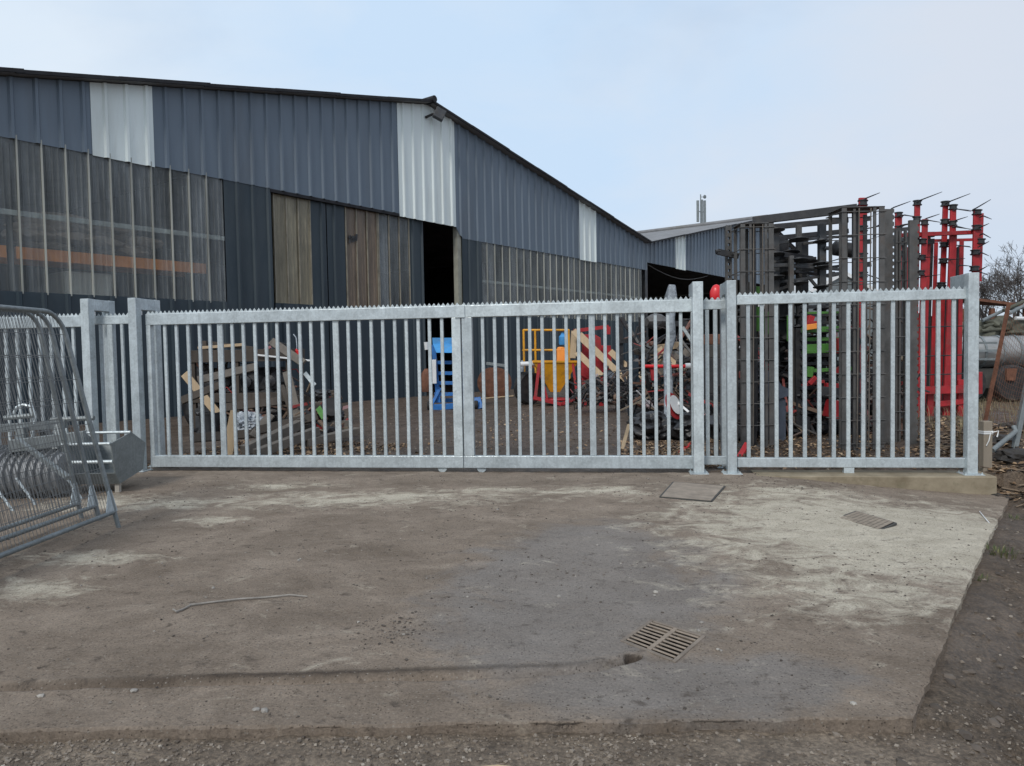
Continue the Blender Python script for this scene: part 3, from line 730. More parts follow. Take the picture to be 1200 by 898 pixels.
# racking seen through the clear sheets
rk=thing('pallet_rack','orange beamed pallet rack behind the clear sheets at left','rack',BO,BROT)
YK=.32
ta,za=fs(18,298,YK); tb,zb=fs(240,314,YK)
zo=(za+zb)/2
MB().b2((ta,YK-.06,zo-.14),(tb,YK+.06,zo+.14)).build('beam',M['orange'],rk)
MB().b2((ta,YK+1.1,zo-.14),(tb,YK+1.2,zo+.14)).build('beam',M['orange'],rk)
MB().b2((ta-8,YK-.06,zo-.14),(ta-.2,YK+.06,zo+.14)).build('beam',M['orange'],rk)
for t in (ta-.1,tb+.1):
    MB().b2((t-.05,YK-.06,0),(t+.05,YK+.06,zo+2.5)).build('upright',M['gunmetal'],rk); MB().b2((t-.05,YK+1.1,0),(t+.05,YK+1.2,zo+2.5)).build('upright',M['gunmetal'],rk)
MB().b2((ta,YK-.05,zo+.141),(tb,YK+1.19,zo+.17)).build('shelf_board',M['wood'],rk)
M['pink']=mat('dusty pinkish sacks',(.40,.33,.29),.8,0,.3,4,(.2,.15,.12),.5,3)
for i,(px,w,h) in enumerate(((38,1.4,.75),(70,1.6,.95),(125,1.5,.8),(160,1.2,.6))):
    t,_=fs(px,290,YK+.5); mb=MB(); random.seed(i)
    for k in range(4):
        mb.blob((t+random.uniform(-.4,.4),YK+.5+random.uniform(-.2,.2),zo+.2+h*.25*k+.1),(w*.45,.4,.16),2,.3,1.6,seed=i*5+k)
    o=mb.build('sack_stack',M['pink'],None,smooth=True); o.location=BO; o.rotation_euler=(0,0,BROT)
    tag(o,['small heap of dusty sacks at the left end of the rack','tallest heap of dusty sacks on the rack','heap of dusty sacks right of the tallest heap on the rack','low heap of dusty sacks at the right of the rack'][i],'sacks','sacks on the pallet rack')
t,_=fs(98,330,YK+.3); z1=fs(110,318,YK)[1]
o=MB().b2((T(75,330,YK+.3),YK+.3,0),(T(132,330,YK+.3),YK+1.3,z1)).build('white_tote',M['whitepl'],None,bevel=.05); o.location=BO; o.rotation_euler=(0,0,BROT)
tag(o,'pale storage tote under the orange beam behind clear sheets','tote')
M['dustconc']=mat('dusty concrete',(.27,.225,.18),.9,0,.3,6,(.16,.13,.10),.7,4,.6,.006,60)
# ================================================================== SMALL THINGS ON THE APRON
def Yb(px,py,z=0): return G(px,py,z).y
def up(p,z): return Vector((p.x,p.y,z))
# drain grate: frame and bars over a real pit
gc=sum((Vector(p) for p in GR),Vector())/4; zs=slabz(gc.x,gc.y)+.004
dg=thing('drain_grate','cast iron slotted drain grate set in the muddy concrete','drain grate',(gc.x,gc.y,zs))
A,B,C,D=[up(p,zs) for p in GR]      # A left, B back, C right, D front
def qp(u,v):                        # u along A->D (slot direction), v along A->B
    return (A.lerp(D,u)).lerp(B.lerp(C,u),v)
fr=MB((gc.x,gc.y,zs)); w=.045
def qbox(u0,u1,v0,v1,z0,z1,mb):
    q=[qp(u0,v0),qp(u1,v0),qp(u1,v1),qp(u0,v1)]
    mb.prism([p+Vector((0,0,z0)) for p in q],(0,0,z1-z0))
for (u0,u1,v0,v1) in ((-.05,.02,-.05,1.05),(.98,1.05,-.05,1.05),(.02,.98,-.05,.02),(.02,.98,.98,1.05)): qbox(u0,u1,v0,v1,-.05,.001,fr)
fr.build('frame',M['mudfr'],dg,bevel=.004)
cbm=MB((gc.x,gc.y,zs)); qbox(.46,.54,.021,.979,-.03,.002,cbm); cbm.build('centre_rib',M['grate'],dg,bevel=.003)
nb=8
for i in range(nb):
    for (u0,u1) in ((.021,.459),(.541,.979)):
        v=.03+(i+.5)*(.94/nb)
        b=MB((gc.x,gc.y,zs)); qbox(u0,u1,v-.023,v+.023,-.005,.001,b); b.build('bar',M['grate'],dg,bevel=.004)
pt=MB((gc.x,gc.y,zs))
for (u0,u1,v0,v1) in ((-.06,-.01,-.05,1.05),(1.01,1.06,-.05,1.05),(-.01,1.01,-.05,-.005),(-.01,1.01,1.005,1.05)): qbox(u0,u1,v0,v1,-.6,-.052,pt)
qbox(-.05,1.05,-.05,1.05,-.62,-.40,pt)
pt.build('pit_lining',M['pit'],dg)
# two covers
def cover(label,pxs,mt,z=.008,fw=.06):
    q=[G(*p) for p in pxs]; c=sum(q,Vector())/4; zz=slabz(c.x,c.y)+z
    r=thing('access_cover',label,'cover',(c.x,c.y,zz))
    lid=MB((c.x,c.y,zz)); lid.prism([up(p,zz-.05) for p in q],(0,0,.05))
    trd=MB((c.x,c.y,zz))
    if mt is M['cover']:        # raised square pattern on the iron lid
        for i in range(9):
            for j in range(9):
                u,v=(i+.5)/9,(j+.5)/9; p=up(q[0].lerp(q[1],u).lerp(q[3].lerp(q[2],u),v),zz+.003); e1=(q[1]-q[0])*.046; e2=(q[3]-q[0])*.046
                mb_=trd; mb_.prism([up(p-e1-e2,zz),up(p+e1-e2,zz),up(p+e1+e2,zz),up(p-e1+e2,zz)],(0,0,.003))
    lid.build('lid',M['pit'] if trd.v else mt,r,bevel=0)
    if trd.v: trd.build('tread_pattern',M['covertread'],r)
    f=MB((c.x,c.y,zz))
    for i in range(4):
        a,b=q[i],q[(i+1)%4]; ca=(a-c).normalized()*.02; cb=(b-c).normalized()*.02
        f.bar(up(a+ca,zz-.012),up(b+cb,zz-.012),.016,.02)
    f.build('rim',M['tankdk'],r); return r
cover('large mud covered slab lid near the middle gate posts',[(775,583),(833,588),(848,571),(790,566)],M['dustconc'],.012)
cover('dark iron access cover in the pale concrete at right',[(983,606),(1030,619),(1047,611),(1004,598)],M['cover'],.008)
mb=MB()
# stick
pts=[(203,716),(207,719),(214,716),(224,711),(250,707),(280,704),(310,702),(340,699.5),(360,700.5)]
pts=[G(*p) for p in pts]; pts=[up(p,slabz(p.x,p.y)+.008+.003*(i%2)) for i,p in enumerate(pts)]
o=MB(pts[4]).tube(pts,[.006,.007,.006,.0065,.006,.006,.0055,.005,.004],7).build('stick',M['stone'],None,smooth=True)
tag(o,'long thin stick with a hooked end lying on the mud','stick')
pts=[(560,889),(583,886),(612,888)]; pts=[up(G(*p),ground_z(G(*p).x,G(*p).y)+.01) for p in pts]
tag(MB(pts[1]).tube(pts,[.005,.006,.004],6).build('twig',M['woodlt'],None),'short tan twig lying in the gravel at the front','twig')
pts=[(1148,600),(1156,614),(1166,622)]; pts=[up(G(*p,-.15),max(ground_z(G(*p,-.15).x,G(*p,-.15).y),slabz(G(*p,-.15).x,G(*p,-.15).y) if inquad(G(*p,-.15),Q,0) else -9)+.012) for i,p in enumerate(pts)]
tag(MB(pts[1]).tube(pts,[.004,.005,.004],6).build('twig',M['whitepl'],None),'thin white twig across the right hand concrete edge','twig')
# wispy marks: loose straw
# stones
def pebble(mb,c,r,seed,sub=1):
    random.seed(seed); mb.blob(c,(r*random.uniform(.8,1.3),r*random.uniform(.8,1.2),r*random.uniform(.5,.8)),sub,.35,1.6,seed)
px_st=[(48,817),(95,687),(157,812),(500,678),(352,656),(350,658),(583,597),(546,657),(548,699),(767,698),(822,731),(819,741),(841,763),(845,764),(675,606),(655,700),(420,730),(250,690),(190,660),(700,640),(768,695),(866,870),(300,832),(310,834),(1000,825)]
for i,(x,y) in enumerate(px_st):
    p=G(x,y); z=slabz(p.x,p.y); r=.007+.009*random.Random(i).random()
    mb=MB((p.x,p.y,z)); pebble(mb,(p.x,p.y,z+r*.35),r,i,1)
    tag(mb.build('stone',M['stonelt' if i%4==0 else 'stone'],None),'small loose stone lying on the muddy concrete apron','stone','stones on the concrete apron')
# stuff: gravel, crumbs
def islandmat(name,stops,rough=.9):
    mt,nt,b=newmat(name); g=nd(nt,'ShaderNodeNewGeometry')
    c=ramp(nt,g.outputs['Random Per Island'],stops); nt.links.new(c,b.inputs['Base Color']); b.inputs['Roughness'].default_value=rough; return mt
M['gravel']=islandmat('mixed muddy gravel',[(0,(.09,.072,.056)),(.5,(.18,.147,.117)),(.96,(.26,.22,.178)),(1,(.38,.34,.285))])
M['crumbs']=islandmat('mud crumbs',[(0,(.055,.045,.038)),(.5,(.11,.092,.076)),(.9,(.17,.145,.122)),(1,(.36,.33,.29))])
M['leaf']=islandmat('fallen leaves',[(0,(.07,.045,.028)),(.4,(.17,.105,.058)),(.75,(.30,.195,.11)),(1,(.42,.31,.20))],.8)
rnd=random.Random(11)
OCT=[(1,0,0),(0,1,0),(-1,0,0),(0,-1,0),(0,0,1),(0,0,-1)]; OF=[(0,1,4),(1,2,4),(2,3,4),(3,0,4),(1,0,5),(2,1,5),(3,2,5),(0,3,5)]
CUB=[(x,y,z) for x in(-1,1) for y in(-1,1) for z in(-1,1)]; CF=[(0,1,3,2),(4,6,7,5),(0,4,5,1),(2,3,7,6),(0,2,6,4),(1,5,7,3)]
def chip(mb,c,r):
    rot=Matrix.Rotation(rnd.uniform(0,6.3),3,'Z')@Matrix.Rotation(rnd.uniform(-.6,.6),3,'X')
    base,fc=(CUB,CF) if rnd.random()<.6 else (OCT,OF)
    k=.62 if base is CUB else 1
    vs=[rot@Vector((x*r*k*rnd.uniform(.7,1.25),y*r*k*rnd.uniform(.7,1.25),z*r*k*rnd.uniform(.45,.8))) for x,y,z in base]
    mb.add([Vector(c)+v for v in vs],fc)
gv=MB(); n=0
while n<7500:
    x=rnd.uniform(-2.6,2.8); y=rnd.uniform(2.45,3.25)
    if inquad((x,y),Q,-.015): continue
    d=noise.noise(Vector((x*1.7,y*2.5,1)))
    if rnd.random()>.55+.9*d: continue
    if x>1.3 and rnd.random()<.6: continue
    r=.003+.010*rnd.random()**3
    chip(gv,(x,y,ground_z(x,y)+r*.2),r); n+=1
n=0
while n<1600:          # sparser stones on the muddy verge at the right
    x=rnd.uniform(1.3,6.5); y=rnd.uniform(2.6,9.5)
    if inquad((x,y),Q,-.02): continue
    r=.004+.013*rnd.random()**3; chip(gv,(x,y,ground_z(x,y)+r*.2),r); n+=1
n=0
while n<3500:          # yard behind the gate
    x=rnd.uniform(-6,6); y=rnd.uniform(9,22)
    if gl((x,y,0)).y<.3: continue
    r=.006+.018*rnd.random()**3; chip(gv,(x,y,ground_z(x,y)+r*.2),r); n+=1
tag(gv.build('gravel',M['gravel'],None),kind='stuff')
cr=MB(); n=0
while n<4200:
    x=rnd.uniform(-5.6,4.2); y=rnd.uniform(2.9,9.6)
    if not inquad((x,y),Q,.02) or inquad((x,y),GR,-.05): continue
    d=noise.noise(Vector((x*.9,y*.9,6)))+.5*noise.noise(Vector((x*3,y*3,2)))
    if rnd.random()>.38+1.1*d: continue
    r=.0025+.0095*rnd.random()**3.2; chip(cr,(x,y,slabz(x,y)+r*.15),r); n+=1
for (cx,cy,s,k) in ((455,737,.16,130),(470,745,.10,60),(360,640,.25,60),(640,665,.25,70)):
    c=G(cx,cy)
    for i in range(k):
        x=c.x+rnd.gauss(0,s); y=c.y+rnd.gauss(0,s*.8); r=.003+.010*rnd.random()**2
        chip(cr,(x,y,slabz(x,y)+r*.15),r)
tag(cr.build('mud_crumbs',M['crumbs'],None),kind='stuff')
mc=MB(); n=0
while n<1500:
    x=rnd.uniform(1.3,7.5); y=rnd.uniform(2.6,10.5)
    if inquad((x,y),Q,-.03) or gl((x,y,0)).y>-.2 and x<5.6: continue
    if noise.noise(Vector((x*2.1,y*2.1,4)))<rnd.uniform(-.5,.5): continue
    r=.006+.022*rnd.random()**2.4; mc.blob((x,y,ground_z(x,y)-r*.1),(r*rnd.uniform(.8,1.7),r*rnd.uniform(.8,1.7),r*.6),2,.55,2.2,n); n+=1
M['clods']=islandmat('churned mud clods',[(0,(.055,.042,.032)),(.6,(.085,.066,.050)),(1,(.12,.095,.074))],.8)
tag(mc.build('mud_clods',M['clods'],None,smooth=True),kind='stuff')
# leaves
lf=MB()
def leafq(x,y,z,s):
    a=rnd.uniform(0,6.3); t=rnd.uniform(-.5,.5); u=rnd.uniform(-.5,.5)
    dx=Vector((math.cos(a),math.sin(a),t))*s; dy=Vector((-math.sin(a),math.cos(a),u))*s*rnd.uniform(.45,.7); c=Vector((x,y,z))
    b=Vector((0,0,s*rnd.uniform(.1,.4)))
    lf.add([c-dx,c-dx*.2-dy+b*.6,c+dx*.5-dy*.7+b,c+dx,c+dx*.5+dy*.7+b*.8,c-dx*.2+dy+b],[(0,1,2,3),(0,3,4,5)])
def leaves(n,s0,s1,y0,y1,zz=.012,size=(.015,.042),cut=True):
    for i in range(n):
        s=rnd.uniform(s0,s1); y=y0+(y1-y0)*rnd.random()**1.3
        if cut and noise.noise(Vector((s*1.3,y*1.3,8)))<-.15 and rnd.random()<.7: continue
        p=GO+gd*s+gn*y; leafq(p.x,p.y,ground_z(p.x,p.y)+zz+.02*rnd.random(),rnd.uniform(*size))
leaves(2200,S(150),S(345),.40,3.4,cut=False); leaves(900,S(345),S(420),.6,3); leaves(500,S(440),S(730),.5,9)
leaves(1500,S(725),S(850),.5,3.2); leaves(3800,S(845),S(1160),.45,6); leaves(1500,S(1160),S(1330),-.6,5,.012,(.02,.055)); leaves(700,S(1165),S(1330),-3.5,-.3,.012,(.012,.03)); leaves(260,S(1185),S(1400),-5,-2,.012,(.01,.022))
tag(lf.build('leaf_litter',M['leaf'],None),kind='stuff')
# chips of bark and scraps on the bank
bk=MB()
for i in range(260):
    s=rnd.uniform(S(1160),S(1290)); y=rnd.uniform(-1.2,3); p=GO+gd*s+gn*y; a=rnd.uniform(0,6.3); L=rnd.uniform(.03,.14)
    d=Vector((math.cos(a),math.sin(a),rnd.uniform(-.2,.3)))*L; c=Vector((p.x,p.y,ground_z(p.x,p.y)+.03)); bk.bar(c-d,c+d,rnd.uniform(.01,.03),.008)
M['chips']=islandmat('bark scraps',[(0,(.05,.038,.03)),(.6,(.14,.10,.07)),(1,(.33,.25,.17))])
tag(bk.build('bark_scraps',M['chips'],None),kind='stuff')
# grass
M['grass']=islandmat('grass blades',[(0,(.05,.065,.025)),(.6,(.085,.10,.04)),(1,(.18,.165,.08))])
M['hay']=islandmat('dry winter grass',[(0,(.13,.105,.055)),(.6,(.24,.195,.11)),(1,(.34,.29,.18))])
def blades(mb,x,y,z,n,h,sp):
    for i in range(n):
        a=rnd.uniform(0,6.3); r=sp*math.sqrt(rnd.random()); b=Vector((x+math.cos(a)*r,y+math.sin(a)*r,z)); d=Vector((math.cos(a+rnd.uniform(-.8,.8)),math.sin(a),0)); L=h*rnd.uniform(.5,1.1); w=rnd.uniform(.0025,.005); k=Vector((-d.y,d.x,0))*w
        m1=b+d*L*.25+Vector((0,0,L*.65)); m2=b+d*L*.75+Vector((0,0,L*rnd.uniform(.6,.95)))
        mb.add([b-k,b+k,m1+k*.8,m1-k*.8,m2],[(0,1,2,3),(3,2,4)])
tl=['tuft of green grass on the concrete edge below the white twig','small sparse tuft of grass lower down the right concrete edge','tiny tuft of grass at the far right corner of the concrete']
for i,(px,py,n,h,sp) in enumerate(((1163,655,75,.075,.14),(1140,692,28,.05,.08),(1183,600,26,.06,.08))):
    p=G(px,py,-.15); z=ground_z(p.x+.05,p.y)-.01; mb=MB((p.x,p.y,z)); blades(mb,p.x+.05,p.y,z,n,h,sp)
    tag(mb.build('grass_tuft',M['grass'],None),tl[i],'grass','grass tufts along the concrete edge')
mb=MB()
for i in range(260):
    x=rnd.uniform(6.4,13); y=rnd.uniform(10.5,19); blades(mb,x,y,ground_z(x,y)-.02,9,.35,.16)
tag(mb.build('dry_grass',M['hay'],None),kind='stuff')

# ================================================================== LEANING MESH PANELS
def heras(label, B, Tp, length, roff):
    """temporary fence panel: B = far bottom corner on the ground, Tp = far top corner, running towards the camera"""
    r=thing('mesh_panel',label,'fence panel',(B.x,B.y,0),0,'mesh panels leaning at the left')
    o=(B.x,B.y,0); B=Vector((B.x,B.y,.15)); e=Vector((-.02,-1,0)).normalized()
    upv=(Tp-B); H=upv.length; upv.normalize(); rc=.22
    def pt(a,b): return B+e*a+upv*b
    arc=[pt(rc-rc*math.sin(t),H-rc+rc*math.cos(t)) for t in [math.pi/2*k/8 for k in range(8,-1,-1)]]
    arc2=[pt(length-rc+rc*math.sin(t),H-rc+rc*math.cos(t)) for t in [math.pi/2*k/8 for k in range(9)]]
    MB(o).tube([pt(0,-.155)]+arc+arc2+[pt(length,-.155)],.0205,10).build('tube_frame',M['galv_old'],r,smooth=True)
    MB(o).tube([pt(.0,.0),pt(length,.0)],.0205,10).build('bottom_tube',M['galv_old'],r,smooth=True)
    for a in (0,): 
        MB(o).prism([pt(a-.035,.0),pt(a+.13,-.022),pt(a+.13,.02),pt(a+.02,.2),pt(a-.025,.2)],Vector((.012,0,.006))).build('corner_plate',M['galv'],r)
    wr=MB(o); n=int(length/.042)
    for i in range(1,n):
        a=i*length/n; wr.tube([pt(a,.01),pt(a,H-.01)],.0024,4,False)
    for k in range(1,9):
        wr.tube([pt(.01,H*k/9),pt(length-.01,H*k/9)],.0028,4,False)
    wr.build('wire_mesh',M['meshwire'],r)
    return r
B1=G(134,600,.15); heras('front leaning mesh panel with the triangular corner plate',B1,P(70,366,B1.y),3.3,0)
B2=G(112,593,.15); heras('middle leaning mesh panel of the three at the left',B2,P(55,366,B2.y),3.3,0)
B3=G(92,590,.15); heras('rear leaning mesh panel of the three closest to the machinery',B3,P(43,366,B3.y),3.3,0)

# grey implement behind the mesh panels
Y1=8.9
im=thing('grey_implement','grey galvanised farm implement with curved tines behind the mesh panels','farm implement',(-5.6,Y1,0)); io=(-5.6,Y1,0)
def ibar(a,b,w,d,name='beam',mt='galv_old'):
    return MB(io).bar(P(*a),P(*b),w,d).build(name,M[mt],im,bevel=.005)
ibar((-60,506,8.9),(78,497,9.0),.09,.10); ibar((12,523,8.4),(100,512,8.6),.13,.14); ibar((-40,545,8.6),(46,541,8.6),.09,.09)
ibar((26,500,8.9),(26,545,8.9),.10,.10,'upright'); ibar((70,498,8.9),(62,560,8.7),.08,.08,'upright')
ibar((20,515,8.4),(80,560,7.9),.05,.05,'brace'); ibar((52,512,8.6),(52,575,8.4),.07,.05,'upright')
for i,(cx,cy,Y) in enumerate(((30,590,8.0),(86,585,8.3),(5,600,7.7),(58,572,8.5))):
    c=P(cx,cy,Y); pts=[]
    for k in range(12):
        t=-.6+k*.27; pts.append(c+Vector((.16*math.sin(t)+.05*(k>8)*(k-8),0,.28-.062*k)))
    MB(io).tube(pts,[.014]*9+[.018,.022,.012],8).build('spring_tine',M['galv'],im,smooth=True)
c=P(28,487,8.8); MB(io).tube([c+Vector(v) for v in ((-.12,0,.02),(-.08,0,.10),(0,0,.13),(.10,0,.10),(.14,0,-.02),(.12,0,-.10))],.018,8).build('lift_hook',M['galv'],im,smooth=True)
for a,b in (((5,490,9),(40,487,9)),((60,492,9),(110,490,9)),((10,560,8.3),(48,566,8.3))): MB(io).tube([P(*a),P(*b)],.03,8).build('pipe',M['galv_old'],im,smooth=True)
c=P(20,620,7.4); MB(io).b2(c+Vector((-.5,-.1,-.12)),c+Vector((.3,.5,.02))).build('skid_plate',M['gunmetal'],im)
for i,(px,py,Y,w_) in enumerate(((40,585,8.5,.8),(10,560,9.0,.7))):
    c=P(px,py,Y); c.z=.26; dm_=MB(io); dm_.lathe(c+Vector((-w_/2,0,0)),[(.06,-.02),(.24,0),(.25,.03),(.25,w_-.03),(.24,w_),(.06,w_+.02)],(1,0,0),24)
    for k in range(9): dm_.lathe(c+Vector((-w_/2+.06+k*(w_-.12)/8,0,0)),[(.251,-.008),(.285,-.004),(.285,.004),(.251,.008)],(1,0,0),24)
    dm_.build('ring_roller',M['boxgrey'],im,smooth=True)
for a,b in (((-30,530,9.2),(90,527,9.2)),((8,470+60,8.9),(10,600,8.6)),((50,505,9.1),(96,540,8.9)),((-20,575,8.8),(70,556,9.0))):
    MB(io).bar(P(*a),P(*b),.10,.07).build('dark_beam',M['black'],im,bevel=.005)
for i in range(7):
    c=P(6+i*13,536,8.75); MB(io).bar(c+Vector((0,0,.06)),c+Vector((.02,-.04,-.28)),.03,.03).build('tooth',M['gunmetal'],im)
# steel box
# steel box by the post
bx=thing('steel_box','open grey steel box with angled end plate beside the portal post','box',(*G(140,565).to_2d(),0)); bo=bx.location.copy()
XE=-4.62
def PX(px,py):
    d=ray(px,py); return CAMP+d*(XE/d.x)
end=[PX(x,y) for x,y in ((129,520),(153,506.5),(169.5,519),(166.5,550),(139.5,567),(134,555))]
bd=Vector((-.55,.0,0))
MB(bo).prism(end,Vector((.012,0,0))).build('end_plate',M['galv_old'],bx)
def plate(i,j,nm): 
    a,b=end[i],end[j]; mb=MB(bo); mb.prism([a,b,b+bd,a+bd],Vector((.0,.0,.010))); return mb.build(nm,M['galv_old'],bx)
plate(2,3,'side_plate'); plate(3,4,'base_plate'); plate(4,5,'front_plate'); 
MB(bo).prism([p+bd for p in end],Vector((-.012,0,0))).build('end_plate',M['galv_old'],bx)
for i in (0,1): MB(bo).tube([end[i],end[i]+bd],.018,8).build('edge_rod',M['galv'],bx)
MB(bo).tube([end[0].lerp(end[5],.6),end[0].lerp(end[5],.6)+bd],.02,8).build('edge_rod',M['galv'],bx)
for e_ in (end[4]+Vector((-.04,.05,0)),end[4]+bd+Vector((.04,.05,0))): MB(bo).bar(e_+Vector((0,0,.02)),Vector((e_.x,e_.y,0)),.05,.05).build('foot',M['stonelt'],bx)
# ================================================================== YARD: LEFT HEAP
def solo(mb,name,mt,label,cat,group=None,bevel=0,smooth=False):
    return tag(mb.build(name,M[mt],None,bevel=bevel,smooth=smooth),label,cat,group)
def plank(a,b,w,t,mt,label,group=None,name='plank',cat='plank',upv=(0,-1,0)):
    a=P(*a); b=P(*b); o=(a+b)/2
    return solo(MB(o).bar(a,b,w,t,upv),name,mt,label,cat,group,bevel=.006)
Yw=Yb(260,506)
wb=thing('timber_workbench','old brown timber workbench rack standing behind the long gate leaf','workbench',(P(275,506,Yw).x,Yw,0)); wo=wb.location.copy()
for px,dy in ((226,0),(277,0),(338,0),(226,.9),(338,.9)):
    a=P(px,414,Yw); MB(wo).b2((a.x-.05,Yw+dy-.05,0),(a.x+.05,Yw+dy+.05,a.z)).build('leg',M['wood'],wb,bevel=.006)
for y0,y1,nm in ((411,423,'top_board'),(462,470,'shelf')):
    a=P(221,y0,Yw); b=P(342,y1,Yw); MB(wo).b2((a.x,Yw-.08,b.z),(b.x,Yw+1.0,a.z if nm=='shelf' else a.z)).build(nm,M['wood'],wb,bevel=.006)
a=P(222,432,Yw+.9);b=P(340,445,Yw+.95); MB(wo).b2((a.x,Yw+.9,b.z-.35),(b.x,Yw+.96,a.z)).build('back_board',M['blackpl'],wb)
random.seed(3)
plank((216,438,Yw-.25),(256,486,Yw-.35),.17,.035,'woodlt','broad pale plank slanting across the front of the workbench')
a=P(270,533,10.7);b=P(274,481,10.9)
o=MB((a+b)/2); pts=[(266,533),(272,533),(277,510),(274,481),(270,481),(265,505)]
o.prism([P(x,y,10.8) for x,y in pts],Vector((0,.03,0))); solo(o,'pointed_board','woodlt','pale pointed board standing upright against the gate bars','board')
plank((232,408,Yw+.1),(285,404,Yw+.2),.06,.05,'woodlt','thin light batten lying on the workbench top')
plank((245,402,Yw+.3),(300,409,Yw+.25),.08,.05,'wood','dark batten lying askew on the workbench top')
plank((300,416,Yw-.15),(366,423,Yw-.1),.035,.035,'whitepl','thin white strip sticking out right of the workbench',None,'strip','strip')
plank((357,437,Yw+.2),(369,452,Yw+.1),.09,.02,'galv','short bright metal strip leaning right of the workbench',None,'metal_strip','strip')
c=P(347.5,414,Yw+.3); solo(MB(c).b2(c+Vector((-.06,-.06,-.085)),c+Vector((.06,.06,.065))).lathe(c+Vector((0,0,.065)),[(.03,0),(.025,.02),(.012,.022),(.012,.035)],(0,0,1),10),'fuel_can','redbright','small red fuel can at the right end of the workbench','can',bevel=.008)
c=P(240,404,Yw+.3); solo(MB(c).b2(c+Vector((-.05,-.05,-.12)),c+Vector((.05,.05,.08))),'wooden_block','wood','brown wooden block standing on the left end of the workbench','block',bevel=.006)
c=P(290,497,Yw-.4)
# clear plastic bag under the bench and black bin
o=MB((c.x,c.y,0)); o.blob((c.x,c.y,.20),(.30,.2,.22),5,.45,4.5,5); solo(o,'plastic_sheet','wrap','crumpled clear plastic sheet under the workbench','plastic sheet',smooth=True)
c=P(246,500,Yw-.5); o=MB((c.x,c.y,0)); o.lathe((c.x,c.y,0),[(.17,0),(.2,.42),(.215,.42),(.215,.45),(.19,.45),(.17,.05)],(0,0,1),18); solo(o,'bucket','black','black plastic bucket under the left half of the workbench','bucket',smooth=True)
c=P(238,492,Yw-.2); o=MB((c.x,c.y,0)); o.blob((c.x,c.y,.45),(.18,.16,.10),2,.3,2,1); o.b2((c.x-.12,c.y-.1,0),(c.x+.12,c.y+.1,.37)); solo(o,'parts_bin','gunmetal','grey bin of parts between the bucket and bench leg','bin')
o=MB((P(290,470,Yw).x,Yw+1.3,0))
for i,(px,w,h) in enumerate(((240,.5,.55),(275,.6,.75),(318,.55,.6),(355,.4,.4))): o.blob((P(px,470,Yw+1.4).x,Yw+1.4,h*.7),(w,.35,h),3,.35,1.8,i+90)
solo(o,'tarpaulin_heap','blackpl','black tarpaulin covered heap behind the workbench','tarpaulin',smooth=True)
# dark engine lumps under bench
for i,(px,py,w,h,lb) in enumerate(((255,455,.30,.22,'oily dark engine part on the left of the bench shelf'),(300,452,.36,.28,'oily dark gearbox on the middle of the bench shelf'),(325,440,.2,.3,'upright dark casting at the right of the bench shelf'))):
    z=P(px,462,Yw+.4).z; x=P(px,py,Yw+.4).x; o=MB((x,Yw+.4,z)); o.blob((x,Yw+.4,z+h*.9),(w,.28,h),2,.5,2.2,i+4); o.b2((x-w*.7,Yw+.25,z),(x+w*.7,Yw+.55,z+h*.8)); o.lathe((x-w*.3,Yw+.15,z+h),[(.05,0),(.12,.02),(.12,.07),(.04,.09)],(0,-1,0),12)
    solo(o,'machine_part','black',lb,'machine part','oily parts on the bench shelf')
# old timbers on the ground right of the bench
random.seed(5)
tb=[((286,528,11.6),(352,497,12.6),.16,.15,'woodgrey','long grey baulk lying from the pointed board to the bench leg'),
((300,532,11.3),(372,505,12.2),.15,.14,'woodgrey','long grey baulk lying in front of the other timbers'),
((342,470,14.0),(392,462,14.2),.20,.16,'wood','thick brown timber topmost on the stack right of the bench'),
((350,478,13.8),(388,474,14),.18,.15,'woodgrey','second timber down in the stack right of the bench'),
((345,489,13.4),(394,485,13.6),.20,.16,'wood','third timber down in the stack right of the bench'),
((352,503,12.9),(410,496,13.2),.20,.13,'woodgrey','flat grey timber at the bottom of the stack by the bench'),
((358,519,12.0),(420,505,12.7),.18,.12,'woodgrey','loose grey board lying in front of the timber stack'),
((330,452,14.2),(345,492,13.6),.09,.05,'wood','short brown board leaning against the bench and stack')]
for a,b,w,t,mt,lb in tb: plank(a,b,w,t,mt,lb,'old timbers by the workbench','timber_beam','timber',(0,0,1))
plank((373,478,12.9),(380,490,12.7),.10,.03,'green','short green metal offcut poking from the timber stack',None,'metal_offcut','offcut')
for i,(px,py,lb) in enumerate(((376,462,'dark rag heap on top of the timber stack'),(392,487,'black crumpled rag right of the timber stack'))):
    Y=13.3; c=P(px,py,Y); o=MB(c); o.blob(c,(.18,.16,.09),3,.5,2.6,i+9); solo(o,'rag','blackpl',lb,'rag','rags on the timber stack',smooth=True)
tire=MB(P(388,478,13)); c=P(388,478,13); tire.lathe(c+Vector((0,.05,0)),[(.10,-.05),(.17,-.06),(.19,0),(.17,.06),(.10,.05)],(.3,-1,.4),18); solo(tire,'small_tyre','blackrub','small black tyre leaning on the timber stack','tyre',smooth=True)
rp_=random.Random(55)
for i,lb in enumerate(('dark broken board across the front of the workbench','dark board end sticking out left of the workbench','dark board slanting behind the red can','dark split board low in front of the bench shelf','dark board leaning on the right bench leg','dark plank lying over the grey baulks','short dark plank beside the plastic sheet','long dark plank lying before the bench feet')):
    q=(((232,446,13.4),(300,430,13.9)),((212,470,13.6),(262,450,14)),((318,400,14.2),(356,426,13.6)),((262,478,13.2),(330,470,13.4)),((336,436,13.6),(352,500,13)),((300,505,12.4),(372,488,12.9)),((296,512,12.5),(318,486,12.8)),((222,514,12.3),(300,508,12.6)))[i]
    plank(q[0],q[1],.15,.05,'wood' if i%2 else 'woodgrey',lb,'dark boards heaped about the workbench','dark_board','board',(0,-1,.4))
